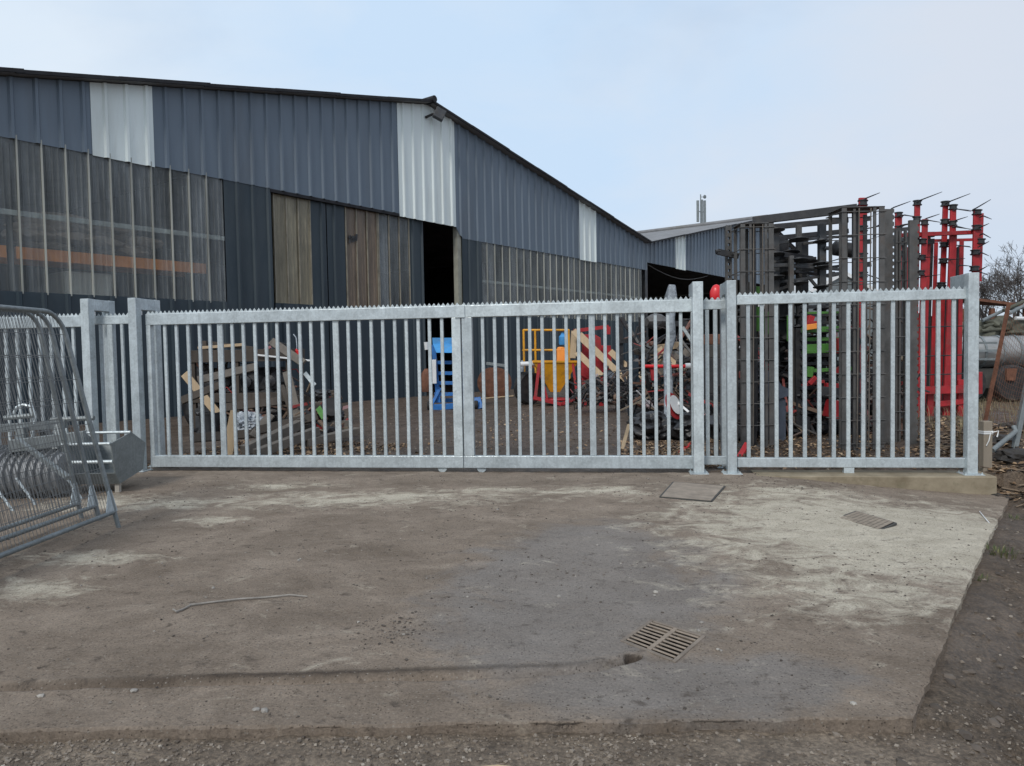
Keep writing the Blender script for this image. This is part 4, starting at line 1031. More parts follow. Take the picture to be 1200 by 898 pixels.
# tools leaning against wall at left, blue rope
c=P(350,406,Yw+.3)
tu=[P(344,392,Yw+.4),P(347,396,Yw+.35),P(348,406,Yw+.3),P(347.5,412,Yw+.3)]
solo(MB(tu[2]).tube(tu,.012,6),'hose','wrap','thin curved grey hose rising above the red can','hose')

# ================================================================== BLUE LIFTING TROLLEY
Yt=Yb(530,479)
bt_=thing('blue_trolley','blue wheeled lifting trolley with sloping top plate at the barn door','trolley',(P(532,479,Yt).x,Yt,0)); to=bt_.location.copy()
def tb_(a,b,w,d,nm,mt='blue'): return MB(to).bar(P(*a),P(*b),w,d,(0,-1,0)).build(nm,M[mt],bt_,bevel=.006)
tp=[P(x,y,Yt-.1) for x,y in ((506.5,396),(541,396),(541,403),(507,403))]; tp2=[P(x,y,Yt-.45) for x,y in ((542,413.5),(511.5,413.5))]
MB(to).prism([tp[0],tp[1],tp[2],tp[3]],Vector((0,.5,0))).build('top_plate',M['bluelt'],bt_)
MB(to).prism([tp[3],tp[2],tp2[0],tp2[1]],Vector((0,.03,.0))).build('sloping_plate',M['bluelt'],bt_)
tb_((508,404,Yt),(514,472,Yt),.12,.12,'mast'); tb_((541,404,Yt),(541,472,Yt),.12,.12,'mast')
for y in (425,437.5,449,462): tb_((509,y,Yt),(541,y,Yt),.10,.05,'rung')
tb_((501,478,Yt-.3),(562,474,Yt-.3),.16,.12,'base_beam'); tb_((503,470,Yt+.6),(560,468,Yt+.6),.12,.10,'base_beam'); tb_((516,455,Yt),(506,474,Yt-.2),.08,.08,'brace'); tb_((558,467,Yt-.2),(561,480,Yt-.3),.26,.16,'wheel_bracket')
for px,py in ((503,481),(558,480)):
    c=P(px,477,Yt-.35); c.z=.12; MB(to).lathe(c,[(.03,-.05),(.11,-.05),(.125,-.03),(.125,.03),(.11,.05),(.03,.05)],(1,0,0),16).build('wheel',M['blackrub'],bt_,smooth=True)
a=P(508.5,434,Yt-.2); MB(to).b2(a+Vector((-.07,-.05,-.38)),a+Vector((.07,.05,.30))).build('control_box',M['whitepl'],bt_,bevel=.01)
a=P(500,406,Yt); MB(to).tube([a+Vector((0,0,-.1)),a+Vector((-.01,0,.12))],[.06,.07],10).build('lamp',M['whitepl'],bt_)
a=P(500,447,Yt); MB(to).lathe(a+Vector((0,0,-.3)),[(.14,0),(.16,.05),(.16,.5),(.08,.62),(.05,.66)],(0,0,1),14).build('gas_cylinder',M['rust'],bt_,smooth=True)

# ================================================================== RUSTY DISC, WHEELS, HOPPER
c=G(581,467); Yd=c.y
rd=thing('rusty_reel','rusty round reel standing on edge before the navy wall','reel',(c.x,Yd,0)); ro=rd.location.copy()
pc=P(582,449,Yd); rr=pc.z
ax=(.35,-1,0)
MB(ro).lathe((pc.x,Yd,rr),[(.05,0),(rr*.98,.0),(rr,.02),(rr,.06),(rr*.85,.08),(.3,.07),(.1,.1)],ax,30).build('front_flange',M['rust'],rd,smooth=True)
MB(ro).lathe((pc.x+.02,Yd,rr),[(.3,-.5),(.3,0)],ax,20).build('core',M['wood'],rd)
MB(ro).lathe((pc.x,Yd,rr),[(.05,-.56),(rr,-.56),(rr,-.50),(.05,-.50)],ax,30).build('rear_flange',M['rust'],rd,smooth=True)
plank((570,426,Yd+.6),(594,429,Yd+.4),.10,.06,'galv_old','dull metal bar on top behind the rusty reel',None,'metal_bar','bar')
plank((560,467.5,Yd-1),(602,464,Yd-1),.04,.04,'woodlt','thin pale lath lying on the ground before the reel',None,'lath','lath')
def wheel(mb,c,r,w,ax=(0,-1,0)):
    mb.lathe(c,[(r*.55,-w/2),(r*.9,-w/2),(r,-w*.3),(r,w*.3),(r*.9,w/2),(r*.55,w/2)],ax,24)
Yh=Yb(648,474)
sp=thing('hopper_spreader','yellow hopper spreader on a red frame with black wheels','spreader',(P(650,474,Yh).x,Yh,0)); so_=sp.location.copy()
def hq(y,pts): return [P(a,b,Yh+y) for a,b in pts]
f0=hq(-.55,((625,424),(677,424),(657,460),(646,460))); f0[2].y+=.35; f0[3].y+=.35; b0=[Vector((p.x,2*(Yh+.1)-p.y,p.z)) for p in f0]
mb=MB(so_); mb.add(f0+b0,[(0,1,2,3),(5,4,7,6),(4,0,3,7),(1,5,6,2),(3,2,6,7)]); solid(mb.build('hopper',M['yellow'],sp),.02)
rim=MB(so_); q=[f0[0],f0[1],b0[1],b0[0]]
for i in range(4): rim.bar(q[i],q[(i+1)%4],.05,.05)
rim.build('hopper_rim',M['yellow'],sp)
def sb(a,b,w,nm='frame_bar',mt='red'): return MB(so_).bar(P(*a),P(*b),w,w,(0,-1,0)).build(nm,M[mt],sp,bevel=.005)
sb((632,425,Yh-.5),(627,470,Yh-.6),.09); sb((671,425,Yh-.5),(676,462,Yh-.6),.07); sb((625,466,Yh-.7),(658,474,Yh-.7),.10); sb((658,474,Yh-.7),(672,468,Yh-.3),.09); sb((634,440,Yh-.6),(642,470,Yh-.6),.06)
d=MB(so_); c=P(652,468,Yh-.2); d.lathe(c,[(.05,.05),(.42,.03),(.44,0),(.42,-.03),(.1,-.05)],(0,0,1),24); d.build('spinner_disc',M['red'],sp,smooth=True)
for px,py,r_,dy in ((619,450,.50,.1),(676,462,.40,.5),(617,446,.42,1.4)):
    c=P(px,py,Yh+dy); c.z=r_; mb=MB(so_); wheel(mb,c,r_,.28,(.8,-1,0)); w_=mb.build('wheel',M['blackrub'],sp,smooth=True)
    mb=MB(so_); mb.lathe(c,[(.04,-.1),(r_*.53,-.06),(r_*.53,.06),(.1,.12),(.04,.14)],(.8,-1,0),16); mb.build('hub',M['galv_old'],w_,smooth=True)
a=P(617,427,Yh-.4); MB(so_).tube([a+Vector((-.25,0,0)),a+Vector((.25,0,.02))],.07,10).build('light_bar',M['whitepl'],sp)
# yellow cage behind the hopper
Yc=Yh+1.5
yc=thing('safety_cage','yellow tubular safety cage behind the hopper spreader','cage',(P(640,470,Yc).x,Yc,0)); co_=yc.location.copy()
for dy in (0,1.1):
    for px in (613.5,627,666.5): a=P(px,387,Yc+dy); MB(co_).tube([Vector((a.x,a.y,.0)),a],.035,8).build('post',M['yellow'],yc,smooth=True)
    for py in (387,410.5): MB(co_).tube([P(613.5,py,Yc+dy),P(666.5,py,Yc+dy)],.035,8).build('rail',M['yellow'],yc,smooth=True)
for px in (613.5,666.5):
    for py in (387,410.5): a=P(px,py,Yc); MB(co_).tube([a,a+Vector((0,1.1,0))],.035,8).build('rail',M['yellow'],yc,smooth=True)
a=P(640,428,Yc); MB(co_).b2((P(613,0,Yc).x,Yc,a.z-.08),(P(667,0,Yc).x,Yc+1.1,a.z)).build('floor_plate',M['rust'],yc)
c=P(657.5,416,Yh); solo(MB(c).b2(c+Vector((-.13,-.12,-.22)),c+Vector((.13,.12,.18))).lathe(c+Vector((0,0,.18)),[(.13,0),(.10,.05),(.05,.06)],(0,0,1),12),'orange_tub','orange','orange tub standing on the hopper rim under a blue jug','tub',bevel=.02)
c=P(659.5,398,Yh); solo(MB(c).lathe(c+Vector((0,0,-.16)),[(.11,0),(.12,.03),(.12,.24),(.05,.32),(.05,.36)],(0,0,1),14),'blue_jug','bluelt','blue plastic jug on top of the orange tub','jug',smooth=True)
c=P(612,428,Yh); solo(MB(c).lathe(c+Vector((0,0,-.2)),[(.06,0),(.07,.1),(.05,.3),(.02,.34)],(0,0,1),10),'pale_bottle','wrap','pale grey bottle left of the hopper rim','bottle',smooth=True)

# ================================================================== PLANKS AND RED PANELS
Yp=21.0
rp=thing('red_header','red sheet metal machine header standing among the leaning planks','machine header',(P(692,465,Yp).x,Yp,0)); rpo=rp.location.copy()
for pts,dy in ((((683,392),(690,392),(690,445),(681,440)),0),(((697,392),(704,396),(705,412),(697,412)),-.2),(((684,405),(716,405),(717,432),(684,447)),.3)):
    MB(rpo).prism([P(x,y,Yp+dy) for x,y in pts],Vector((0,.12,0))).build('red_panel',M['red'],rp,bevel=.01)
MB(rpo).bar(P(672,388,Yp),P(713,383,Yp),.10,.10,(0,-1,0)).build('top_bar',M['red'],rp); MB(rpo).bar(P(712,383,Yp),P(712,392,Yp),.14,.14,(0,-1,0)).build('top_bar',M['red'],rp)
for px in (684,704): a=P(px,440,Yp+.2); MB(rpo).b2((a.x-.06,Yp+.12,0),(a.x+.06,Yp+.26,a.z)).build('leg',M['red'],rp)
pl=[((672,388,20.6),(740,451,19.5),'longest pale plank leaning down right across the red header'),
((679,392,20.5),(719,432,19.9),'second pale plank leaning just above the longest one'),
((676,413,20.4),(705,441,19.8),'short pale plank leaning low across the red panels'),
((715,412,20.2),(742,437,19.7),'short pale plank leaning right of the red header'),
((748,438,18.6),(768,456,18.2),'lowest pale plank resting on the dark cabinet'),
((673,388,20.9),(671,420,20.8),'upright pale plank beside the safety cage')]
for a,b,lb in pl: plank(a,b,.17,.05,'woodlt',lb,'pale planks leaning on the red header')
Yk=Yb(712,472)
dm=thing('dark_mower','low dark machine deck under the leaning planks','mower deck',(P(712,474,Yk).x,Yk,0)); dmo=dm.location.copy()
a=P(680,446,Yk); b=P(738,462,Yk); MB(dmo).b2((a.x,Yk,b.z),(b.x,Yk+1.2,a.z)).build('deck',M['black'],dm,bevel=.05)
MB(dmo).blob(((a.x+b.x)/2,Yk+.5,a.z),(.6,.5,.25),2,.2,1.5,3).build('engine_cover',M['gunmetal'],dm,smooth=True)
for px in (684,706,732):
    c=P(px,466,Yk); c.z=.22; mb=MB(dmo); wheel(mb,c,.22,.2,(.3,-1,0)); mb.build('wheel',M['blackrub'],dm,smooth=True)
a=P(716,442,Yk-.05); MB(dmo).box(a,(.55,.04,.06)).build('decal_strip',M['wrap'],dm)
for i,(px,py) in enumerate(((690,466),(700,470),(722,464),(730,469))):
    c=P(px,py,Yk-.7); z=ground_z(c.x,c.y); o=MB((c.x,c.y,z)); o.blob((c.x,c.y,z+.1),(.28,.2,.15),2,.5,2,i+20); solo(o,'rubble','stone',['brown rubble lump left of the mower wheels','brown rubble lump under the mower deck','rubble lump right under the mower deck','rightmost rubble lump by the dark cabinet'][i],'rubble','rubble under the mower deck')
# dark cabinet
Yq=17.0
cb=thing('dark_cabinet','dark steel cabinet with cluttered top between planks and wrapped bales','cabinet',(P(765,487,Yq).x,Yq,0)); cbo=cb.location.copy()
a=P(741,424,Yq); b=P(749,487,Yq); MB(cbo).b2((a.x,Yq,0),(b.x,Yq+.8,a.z)).build('side',M['navy'],cb)
a=P(749,451,Yq); b=P(789,488,Yq); MB(cbo).b2((a.x+.002,Yq,0),(b.x,Yq+.8,a.z)).build('body',M['black'],cb,bevel=.01)
a=P(775,440,Yq); b=P(789,451,Yq); MB(cbo).b2((a.x,Yq+.05,b.z),(b.x,Yq+.7,a.z)).build('raised_end',M['navy'],cb)
# red cross tool with white end
Yr=16.6
rt_=thing('red_boom','red bar with a white roller end above the dark cabinet','machine boom',(P(778,430,Yr).x,Yr,0)); rto=rt_.location.copy()
MB(rto).tube([P(755,429.5,Yr),P(803,429.5,Yr)],.042,10).build('bar',M['redbright'],rt_,smooth=True)
MB(rto).tube([P(803,429,Yr),P(811,429,Yr)],.065,12).build('white_end',M['whitepl'],rt_,smooth=True)
MB(rto).prism([P(x,y,Yr+.02) for x,y in ((762,430),(770,430),(768,446),(764,446))],Vector((0,.1,0))).build('red_blade',M['red'],rt_)
MB(rto).bar(P(766,446,Yr+.1),P(766,452,Yr+.4),.06,.3).build('stand',M['black'],rt_); MB(rto).bar(P(798,430,Yr+.05),P(798,489,Yr+.3),.05,.05).build('stand',M['black'],rt_)
# firewood-like heap behind
rw=[((771,408,18),(800,404,18.3)),((775,414,17.8),(806,440,17.2)),((772,406,18),(776,450,17.6)),((782,412,18),(812,432,17.4)),((790,402,18.4),(808,418,17.8)),((768,416,18),(792,420,18)),((780,424,17.6),(772,448,17.4)),((796,420,17.6),(812,424,17.6))]
lbs=['flat pale board on top of the wood heap','pale board sliding down the right of the wood heap','board standing upright at the left of the wood heap','brown board lying diagonally on the wood heap','short board at the right top of the wood heap','brown board lying level in the wood heap','short board leaning left below the red bar','short brown board at the right end of the wood heap']
for i,(a,b) in enumerate(rw): plank(a,b,.16,.05,'woodlt' if i in (0,1,2) else 'woodgrey',lbs[i],'boards in the heap behind the red bar')
Yz=18.2; o=MB((P(790,440,Yz).x,Yz,0)); c=P(790,440,Yz); o.blob((c.x,Yz,.55),(.75,.6,.85),3,.35,1.8,31); solo(o,'scrap_heap','gunmetal','dark scrap heap under the boards behind the red bar','scrap heap')
# wrapped bales
for i,(px,w,lb) in enumerate(((763,.46,'black wrapped bundle lying left under the striped disc'),(801,.44,'black wrapped bundle lying right under the striped disc'))):
    p=G(px,514); o=MB((p.x,p.y,0)); o.blob((p.x,p.y,.21),(w*.85,.45,.26),5,.30,3.6,i+40); solo(o,'wrapped_bundle','blackpl',lb,'bundle','black wrapped bundles by the gate',smooth=True)
p=P(852,505,12.6); o=MB((p.x,p.y,0)); o.blob((p.x,p.y,.25),(.3,.4,.3),4,.38,2.8,47); solo(o,'wrapped_bundle','blackpl','black wrapped bundle behind the middle portal posts','bundle','black wrapped bundles by the gate',smooth=True)
# red and white striped disc leaning
Ys=12.6; c=P(789,476,Ys)
sg=thing('striped_disc','red and white disc shaped marker leaning above the wrapped bundles','marker disc',c)
nrm=Vector((.72,-.6,.34))
MB(c).lathe(c,[(.0005,0),(.24,0),(.24,.012),(.0005,.012)],nrm,28).build('disc',M['red'],sg)
MB(c).lathe(c+nrm.normalized()*.013+Vector((.03,0,.02)),[(.0005,0),(.17,0),(.17,.004),(.0005,.004)],nrm,28).build('white_face',M['whitepl'],sg)
MB(c).lathe(c+nrm.normalized()*.018,[(.0005,0),(.08,0),(.08,.004),(.0005,.004)],nrm,20).build('red_centre',M['red'],sg)
plank((790,468,Ys+.15),(807,483,Ys-.1),.04,.02,'whitepl','thin white lath leaning beside the striped disc',None,'lath','lath')
# pale wrapped column
Yv=15.5
o=MB((P(785,400,Yv).x,Yv,0)); cx=[(787,334),(786,350),(787,370),(785,395),(781,418),(783,450),(783,490)]; pts=[P(x,y,Yv) for x,y in cx]; pts[-1].z=0.0
o.tube(pts,[.11,.13,.08,.075,.07,.09,.10],12); 
for v in o.v: k=1+.35*noise.noise(Vector(v)*7); v.x=v.x+(k-1)*.22; v.y+=.1*noise.noise(Vector(v)*6)
solo(o,'wrapped_post','wrap','tall post wrapped in crumpled clear plastic above the gate','wrapped post',smooth=True)
# tractor-like clutter under the dark opening: dark slanted machinery
Yn=19.5
dk=thing('folded_boom','dark folded machine boom with slanted arms in the shade of the opening','machine',(P(760,430,Yn).x,Yn,0)); dko=dk.location.copy()
for a,b,w,mt in (((728,372,Yn),(752,412,Yn),.10,'black'),((735,380,Yn-.2),(748,402,Yn-.3),.06,'pinkrod'),((800,384,17),(818,412,16.6),.07,'galv_old'),((796,396,17),(815,420,16.8),.05,'steel_dark'),((726,372,Yn+.4),(726,468,Yn+.4),.18,'black'),((752,372,Yn+.4),(752,430,Yn+.4),.14,'black'),((724,400,Yn+.3),(760,398,Yn+.3),.12,'black'),((760,378,Yn+.5),(808,380,Yn+.5),.14,'black'),((812,384,17),(812,487,17),.10,'black')):
    MB(dko).bar(P(*a),P(*b),w,w,(0,-1,0)).build('arm',M.get(mt,M['steel_dark']),dk)
for px,py in ((757,410),(768,377)): MB(dko).blob(P(px,py,Yn),(.32,.3,.22),2,.3,2,px).build('cover',M['steel_dark'],dk,smooth=True)
a=P(724,468,Yn+.4)
for px in (726,752): x=P(px,400,Yn+.4).x; MB(dko).b2((x-.12,Yn+.3,0),(x+.12,Yn+.5,P(px,430,Yn+.4).z)).build('stand',M['black'],dk)
# red cap on a post behind the middle portal
Yu=10.6
rcp=thing('red_capped_post','round red cap on a thin post between the middle portal posts','marker post',(P(840,480,Yu).x,Yu,0)); rco=rcp.location.copy()
c=P(839.5,345.5,Yu)
MB(rco).blob(c,(.095,.07,.145),3,.06,1.5,2).build('red_cap',M['redbright'],rcp,smooth=True); MB(rco).tube([Vector((c.x,Yu,0)),Vector((c.x,Yu,c.z-.1))],.02,8).build('thin_post',M['steel_dark'],rcp)
c=P(828,404,13.5); 
ot=thing('orange_stack','dark and rusty boxes stacked behind the middle portal posts','boxes',(c.x,13.5,0)); oto=ot.location.copy()
for i,(py0,py1,mt) in enumerate(((392,404,'rust'),(404,420,'tankdk'),(420,462,'gunmetal'),(462,520,'black'))):
    a=P(826,py0,13.5); b=P(852,py1,13.5); z1=a.z; z0=max(0,b.z) if i<3 else 0
    MB(oto).b2((a.x,13.5,z0+.002),(b.x,14.1,z1)).build('box',M[mt],ot,bevel=.02)
# red rod on the ground
p=G(806,524); plank((797,531,G(797,531).y),(812,519,G(812,519).y),.07,.05,'redbright','short red plastic rod on the leaves left of the middle posts',None,'red_rod','rod',(0,0,1))
plank((866,537,10.6),(876,520,11.0),.08,.05,'redbright','red plastic rod on the leaves at the foot of the left cage',None,'red_rod','rod',(0,0,1))
plank((729,527,10.9),(737,498,11.2),.05,.04,'woodlt','thin pale stake leaning near the wrapped bundles',None,'stake','stake')
# ================================================================== STACKED IMPLEMENTS AT RIGHT
def cage(label,px0,px1,pytop,pybase,dep=.42,nv=5,top=True):
    Y=Yb((px0+px1)/2,pybase); a=P(px0,pytop,Y); b=P(px1,pytop,Y); x0,x1,zt=a.x,b.x,(a.z+b.z)/2; zb=.04
    r=thing('cage_roller',label,'cage roller',((x0+x1)/2,Y,0),0,'cage rollers standing on end'); o=r.location.copy()
    w=x1-x0
    spots=[(x0+.03,Y,.07),(x0+w*.30,Y+.01,.035),(x0+w*.78,Y+.01,.045),(x1-.035,Y,.08),(x0+.04,Y+dep,.05),(x0+w*.45,Y+dep,.05),(x1-.04,Y+dep,.06),(x0+w*.14,Y+dep*.5,.05)]
    for (x,y,bw) in spots:
        f=.05*noise.noise(Vector((x*9,y*5,1)))
        MB(o).bar((x,y,zb-.03),(x+f*.1,y,zt+f),bw,.02,(0,-1,0)).build('bar',M['steel_dark'],r)
    n=int((zt-zb)/.345)
    for k in range(n+1):
        z=zt-.06-k*.345; m_=MB(o); j=lambda: .012*(random.random()-.5)
        q=[Vector((x0-.02,Y-.022,z+j())),Vector((x1+.02,Y-.022,z+j())),Vector((x1+.02,Y+dep+.02,z+j())),Vector((x0-.02,Y+dep+.02,z+j()))]
        m_.tube(q+[q[0]],.008,6); m_.build('wire_hoop',M['steel_dark'],r)
    for fx in (.38,.66):
        MB(o).tube([(x0+w*(fx-.05),Y-.035,zb),(x0+w*fx,Y-.035,zt-.02)],.009,6).build('rod',M['woodgrey'],r)
    MB(o).b2((x0-.01,Y-.01,zt),(x1+.01,Y+dep+.01,zt+.012)).build('end_plate',M['steel_dark'],r)
    MB(o).b2((x0-.01,Y-.01,0),(x1+.01,Y+dep+.01,.012)).build('end_plate',M['steel_dark'],r)
    MB(o).tube([((x0+x1)/2,Y+dep/2,.02),((x0+x1)/2,Y+dep/2,zt+.06)],.05,10).build('core_tube',M['black'],r)
    return r,x0,x1,Y,zt
cage('dark cage roller on end just right of the middle portal posts',868,906,262,524)
cage('taller dark cage roller on end with red clamp above it',987,1036,243,528,.5)
def serrated(label,px0,px1,pytop,pybase,teeth_side=1):
    Y=Yb((px0+px1)/2,pybase); a=P(px0,pytop,Y); b=P(px1,pytop,Y); zt=(a.z+b.z)/2; x0,x1=a.x,b.x
    pts=[(x0,0),(x0,zt)] if teeth_side>0 else [(x1,0),(x1,zt)]
    e=x1 if teeth_side>0 else x0; n=int(zt/.10); d=-teeth_side*.022
    edge=[]
    for k in range(n):
        z=zt-k*zt/n; h=zt/n; edge+=[(e,z),(e,z-h*.55),(e+d,z-h*.65),(e+d,z-h*.9)]
    edge.append((e,0)); poly=pts+edge
    o=MB((x0,Y,0)); o.prism([(x,Y,z) for x,z in poly],(0,.05,0)); return solo(o,'serrated_bar','steel_dark',label,'steel bar','notched steel bars on end')
serrated('wide notched steel bar on end right of the tall cage',1036,1048,245,521,1)
serrated('shorter notched steel bar on end before the red harrow',1066,1077,258,523,1)
Y=Yb(1056,519); a=P(1050,270,Y); b=P(1061,270,Y)
pr=thing('steel_upright','dark ribbed steel upright between the two notched bars','steel bar',(a.x,Y,0)); pro=pr.location.copy()
for x in (a.x,a.x+.055,b.x): MB(pro).b2((x,Y,0),(x+.03,Y+.06,a.z)).build('flat',M['steel_dark'],pr)
for k in range(11): z=.2+k*.3; MB(pro).tube([(a.x-.01,Y-.006,z),(b.x+.05,Y-.006,z)],.008,6).build('wire_hoop',M['steel_dark'],pr)
# perforated mast behind the portal post
Y=12.2; a=P(851,264,Y); b=P(857.5,264,Y)
pm=thing('perforated_mast','perforated square steel mast with a dark cross bracket by the middle posts','mast',(a.x,Y,0)); pmo=pm.location.copy()
mb=MB(pmo); n=34
mb.b2((a.x,Y,0),(a.x+.025,Y+.09,a.z)); mb.b2((b.x-.025,Y,0),(b.x,Y+.09,a.z))
for k in range(n): z=a.z*(k+.5)/n; mb.b2((a.x+.0251,Y+.005,z-.03),(b.x-.0251,Y+.085,z+.03))
mb.build('square_tube',M['steel_dark'],pm)
c=P(853,297,Y-.05); MB(pmo).bar(c+Vector((-.17,0,.03)),c+Vector((.17,0,-.05)),.07,.09).build('cross_bracket',M['black'],pm); 
MB(pmo).tube([c+Vector((-.2,0,.03)),c+Vector((-.12,0,.035))],.04,8).build('bracket_bolt',M['black'],pm)

# black folded disc harrow frame between the cages
Yf=13.4
fh=thing('folded_disc_harrow','black folded disc harrow frame with long top beam between the cage rollers','disc harrow',(P(945,510,Yf).x,Yf,0)); fo=fh.location.copy()
def fb(a,b,w,d,nm='beam',mt='black'): return MB(fo).bar(P(*a),P(*b),w,d,(0,-1,0)).build(nm,M[mt],fh,bevel=.006)
fb((882,259,Yf),(1004,244,Yf-.5),.14,.10); fb((896,267,Yf+.6),(994,258,Yf+.3),.10,.08); fb((912,279,Yf+.9),(994,271,Yf+.9),.09,.07); fb((930,280,Yf+1.2),(1000,277,Yf+1.2),.05,.05)
def fpost(px,pyt,Y,w,mt='black'):
    a=P(px,pyt,Y); return MB(fo).b2((a.x-w/2,Y-w/2,0),(a.x+w/2,Y+w/2,a.z)).build('upright',M[mt],fh,bevel=.006)
for px,pyt,Y,w,mt in ((909,270,Yf,.10,'gunmetal'),(936,264,Yf+.3,.09,'steel_dark'),(963,262,Yf,.12,'gunmetal'),(942,282,Yf+.9,.13,'black'),(920,282,Yf+.7,.11,'black'),(988,277,Yf+.6,.09,'black'),(927,300,Yf-.2,.08,'steel_dark'),(901,280,Yf+.2,.12,'black'),(914,278,Yf+.5,.18,'black'),(950,400,Yf+.5,.16,'black'),(975,395,Yf+.7,.14,'black')): fpost(px,pyt,Y,w,mt)
for px,py in ((912,296),(918,300),(932,318)): fb((px,py,Yf-.1),(px+40,py+6,Yf+.3),.05,.05)
def discs(px,pys,Y,r):
    for py in pys:
        c=P(px,py,Y); mb=MB(fo); mb.lathe(c,[(.04,-.035),(r*.6,-.022),(r,-.005),(r,.005),(r*.6,-.008),(.05,.03),(.04,.05)],(random.uniform(-.06,.06),.12,1),22); mb.build('disc',M['gunmetal'],fh,smooth=True)
random.seed(9)
discs(909,(270,298,325,349,376,402,430,458),Yf-.1,.16); discs(936,(281,305,332,356,384),Yf-.15,.17); discs(963,(283,309,313,336,362,390,418),Yf-.1,.15)
discs(925,(296,320,352,372,398,424,446,470,492),Yf+.2,.19); discs(948,(308,345,370,395,420,445,470,490),Yf+.3,.19); discs(976,(322,350,372,410,440,466,490),Yf+.3,.19)
for a,b in (((900,310,Yf-.2),(985,316,Yf)),((905,312,Yf-.2),(960,310,Yf)),((905,332,Yf),(985,321,Yf)),((940,318,Yf+.3),(990,311,Yf+.3)),((912,285,Yf),(960,279,Yf)),((940,286,Yf+.4),(972,282,Yf+.4)),((945,322,Yf),(962,342,Yf)),((905,342,Yf),(940,330,Yf))): fb(a,b,.05,.05,'bracket','gunmetal')
# hydraulic ram
a=P(966,291,Yf-.1); b=P(974,291,Yf-.1); c=P(990,293,Yf-.1)
MB(fo).tube([a,a.lerp(b,.9)],.035,10).build('ram_rod',M['gunmetal'],fh,smooth=True); MB(fo).tube([b,b+Vector((.06,0,0)),c+Vector((.2,0,-.02))],[.05,.13,.13],14).build('ram_cylinder',M['black'],fh,smooth=True)
# gusset plates / dense spring arms
for k in range(26):
    px=random.uniform(900,990); py=random.uniform(300 if px<935 else 340,500); L=random.uniform(14,34)
    fb((px,py,Yf+random.uniform(-.2,.8)),(px+L,py+random.uniform(-5,5),Yf+random.uniform(-.2,.8)),.05,.04,'spring_arm',random.choice(['black','black','gunmetal','steel_dark']))
# green and red seed drill behind
Yg=12.75
sd_=thing('green_seed_drill','green and red seed drill stored behind the black disc harrow','seed drill',(P(940,495,Yg).x,Yg,0)); sdo=sd_.location.copy()
def gb(a,b,w,d,nm,mt): return MB(sdo).bar(P(*a),P(*b),w,d,(0,-1,0)).build(nm,M[mt],sd_,bevel=.006)
for a,b,w,mt in (((940,387,Yg),(990,385,Yg),.09,'green'),((944,408,Yg),(992,406,Yg),.12,'green'),((944,398,Yg+.2),(990,397,Yg),.06,'green'),((940,413,Yg-.1),(992,411,Yg-.1),.05,'green'),((946,367,Yg),(994,366,Yg),.04,'green'),((942,435,Yg),(1000,432,Yg),.06,'green'),((886,360,Yg-.5),(889,388,Yg-.5),.16,'green'),((896,366,Yg-.5),(899,392,Yg-.5),.13,'green'),((924,370,Yg),(924,400,Yg),.05,'green'),((950,430,Yg),(948,442,Yg),.10,'green'),((982,398,Yg-.2),(980,412,Yg-.2),.20,'green'),((886,336,Yg-.5),(884,350,Yg-.5),.14,'green'),((960,458,Yg-.1),(1000,462,Yg-.1),.16,'gunmetal')):
    gb(a,b,w,w*.8,'green_bar' if mt=='green' else 'bar',mt)
for a,b,w in (((944,380,Yg-.1),(956,380,Yg-.1),.10),((946,374,Yg),(952,376,Yg),.14),((948,450,Yg-.1),(956,442,Yg-.1),.07),((967,453,Yg-.1),(990,454,Yg-.1),.12),((984,396,Yg-.3),(986,414,Yg-.3),.14),((970,478,Yg-.2),(988,482,Yg-.2),.30),((978,436,Yg),(990,430,Yg),.10),((940,452,Yg),(966,447,Yg),.05)):
    gb(a,b,w,w,'red_bracket','red')
gb((944,384,Yg-.2),(958,382,Yg-.2),.09,.06,'orange_bracket','orange'); gb((1000,385,Yg+.3),(1000,505,Yg+.3),.16,.16,'upright','black'); gb((936,385,Yg+.4),(936,505,Yg+.4),.14,.14,'upright','black'); gb((882,340,Yg-.3),(882,505,Yg-.3),.14,.14,'upright','black')
for k in range(14): 
    py=360+k*9.5; gb((938,py,Yg+.3),(998,py-1,Yg+.3),.06,.06,'bar',random.choice(['black','gunmetal','black']))
for x in (882,936,1000):
    a=P(x,495,Yg+.3); MB(sdo).b2((a.x-.12,Yg+.1,0),(a.x+.12,Yg+.5,.35)).build('foot',M['black'],sd_)
MB(sdo).b2((P(886,0,Yg).x,Yg+2.2,.05),(P(1000,0,Yg).x,Yg+2.3,1.5)).build('rear_panel',M['black'],sd_)
# dark slate bucket
Yo=12.3
pts=[(897,462),(899,444),(905,435),(916,452),(925,456),(928,463),(912,468),(900,466)]
bk_=MB((P(910,460,Yo).x,Yo,0)); bk_.prism([P(x,y,Yo) for x,y in pts],Vector((.05,.5,0))); bk_.b2((P(903,470,Yo).x,Yo+.05,0),(P(922,470,Yo).x,Yo+.45,P(910,468,Yo).z-.002))
M['slate']=mat('slate blue plastic',(.07,.085,.115),.45,0,.2,5)
solo(bk_,'machine_bucket','slate','slate blue pointed bucket low between the cage rollers','bucket')
for i,(px,w) in enumerate(((880,.3),(932,.35),(958,.4),(985,.3))):
    p=G(px,507); o=MB((p.x,p.y,0)); o.blob((p.x,p.y,.15),(w,.3,.22),3,.4,2.4,60+i); solo(o,'debris_heap','tankdk',['dark debris heap behind the left cage roller','dark debris heap under the slate bucket','largest dark debris heap under the green drill','dark debris heap left of the tall cage roller'][i],'debris','debris heaps under the stored machines')

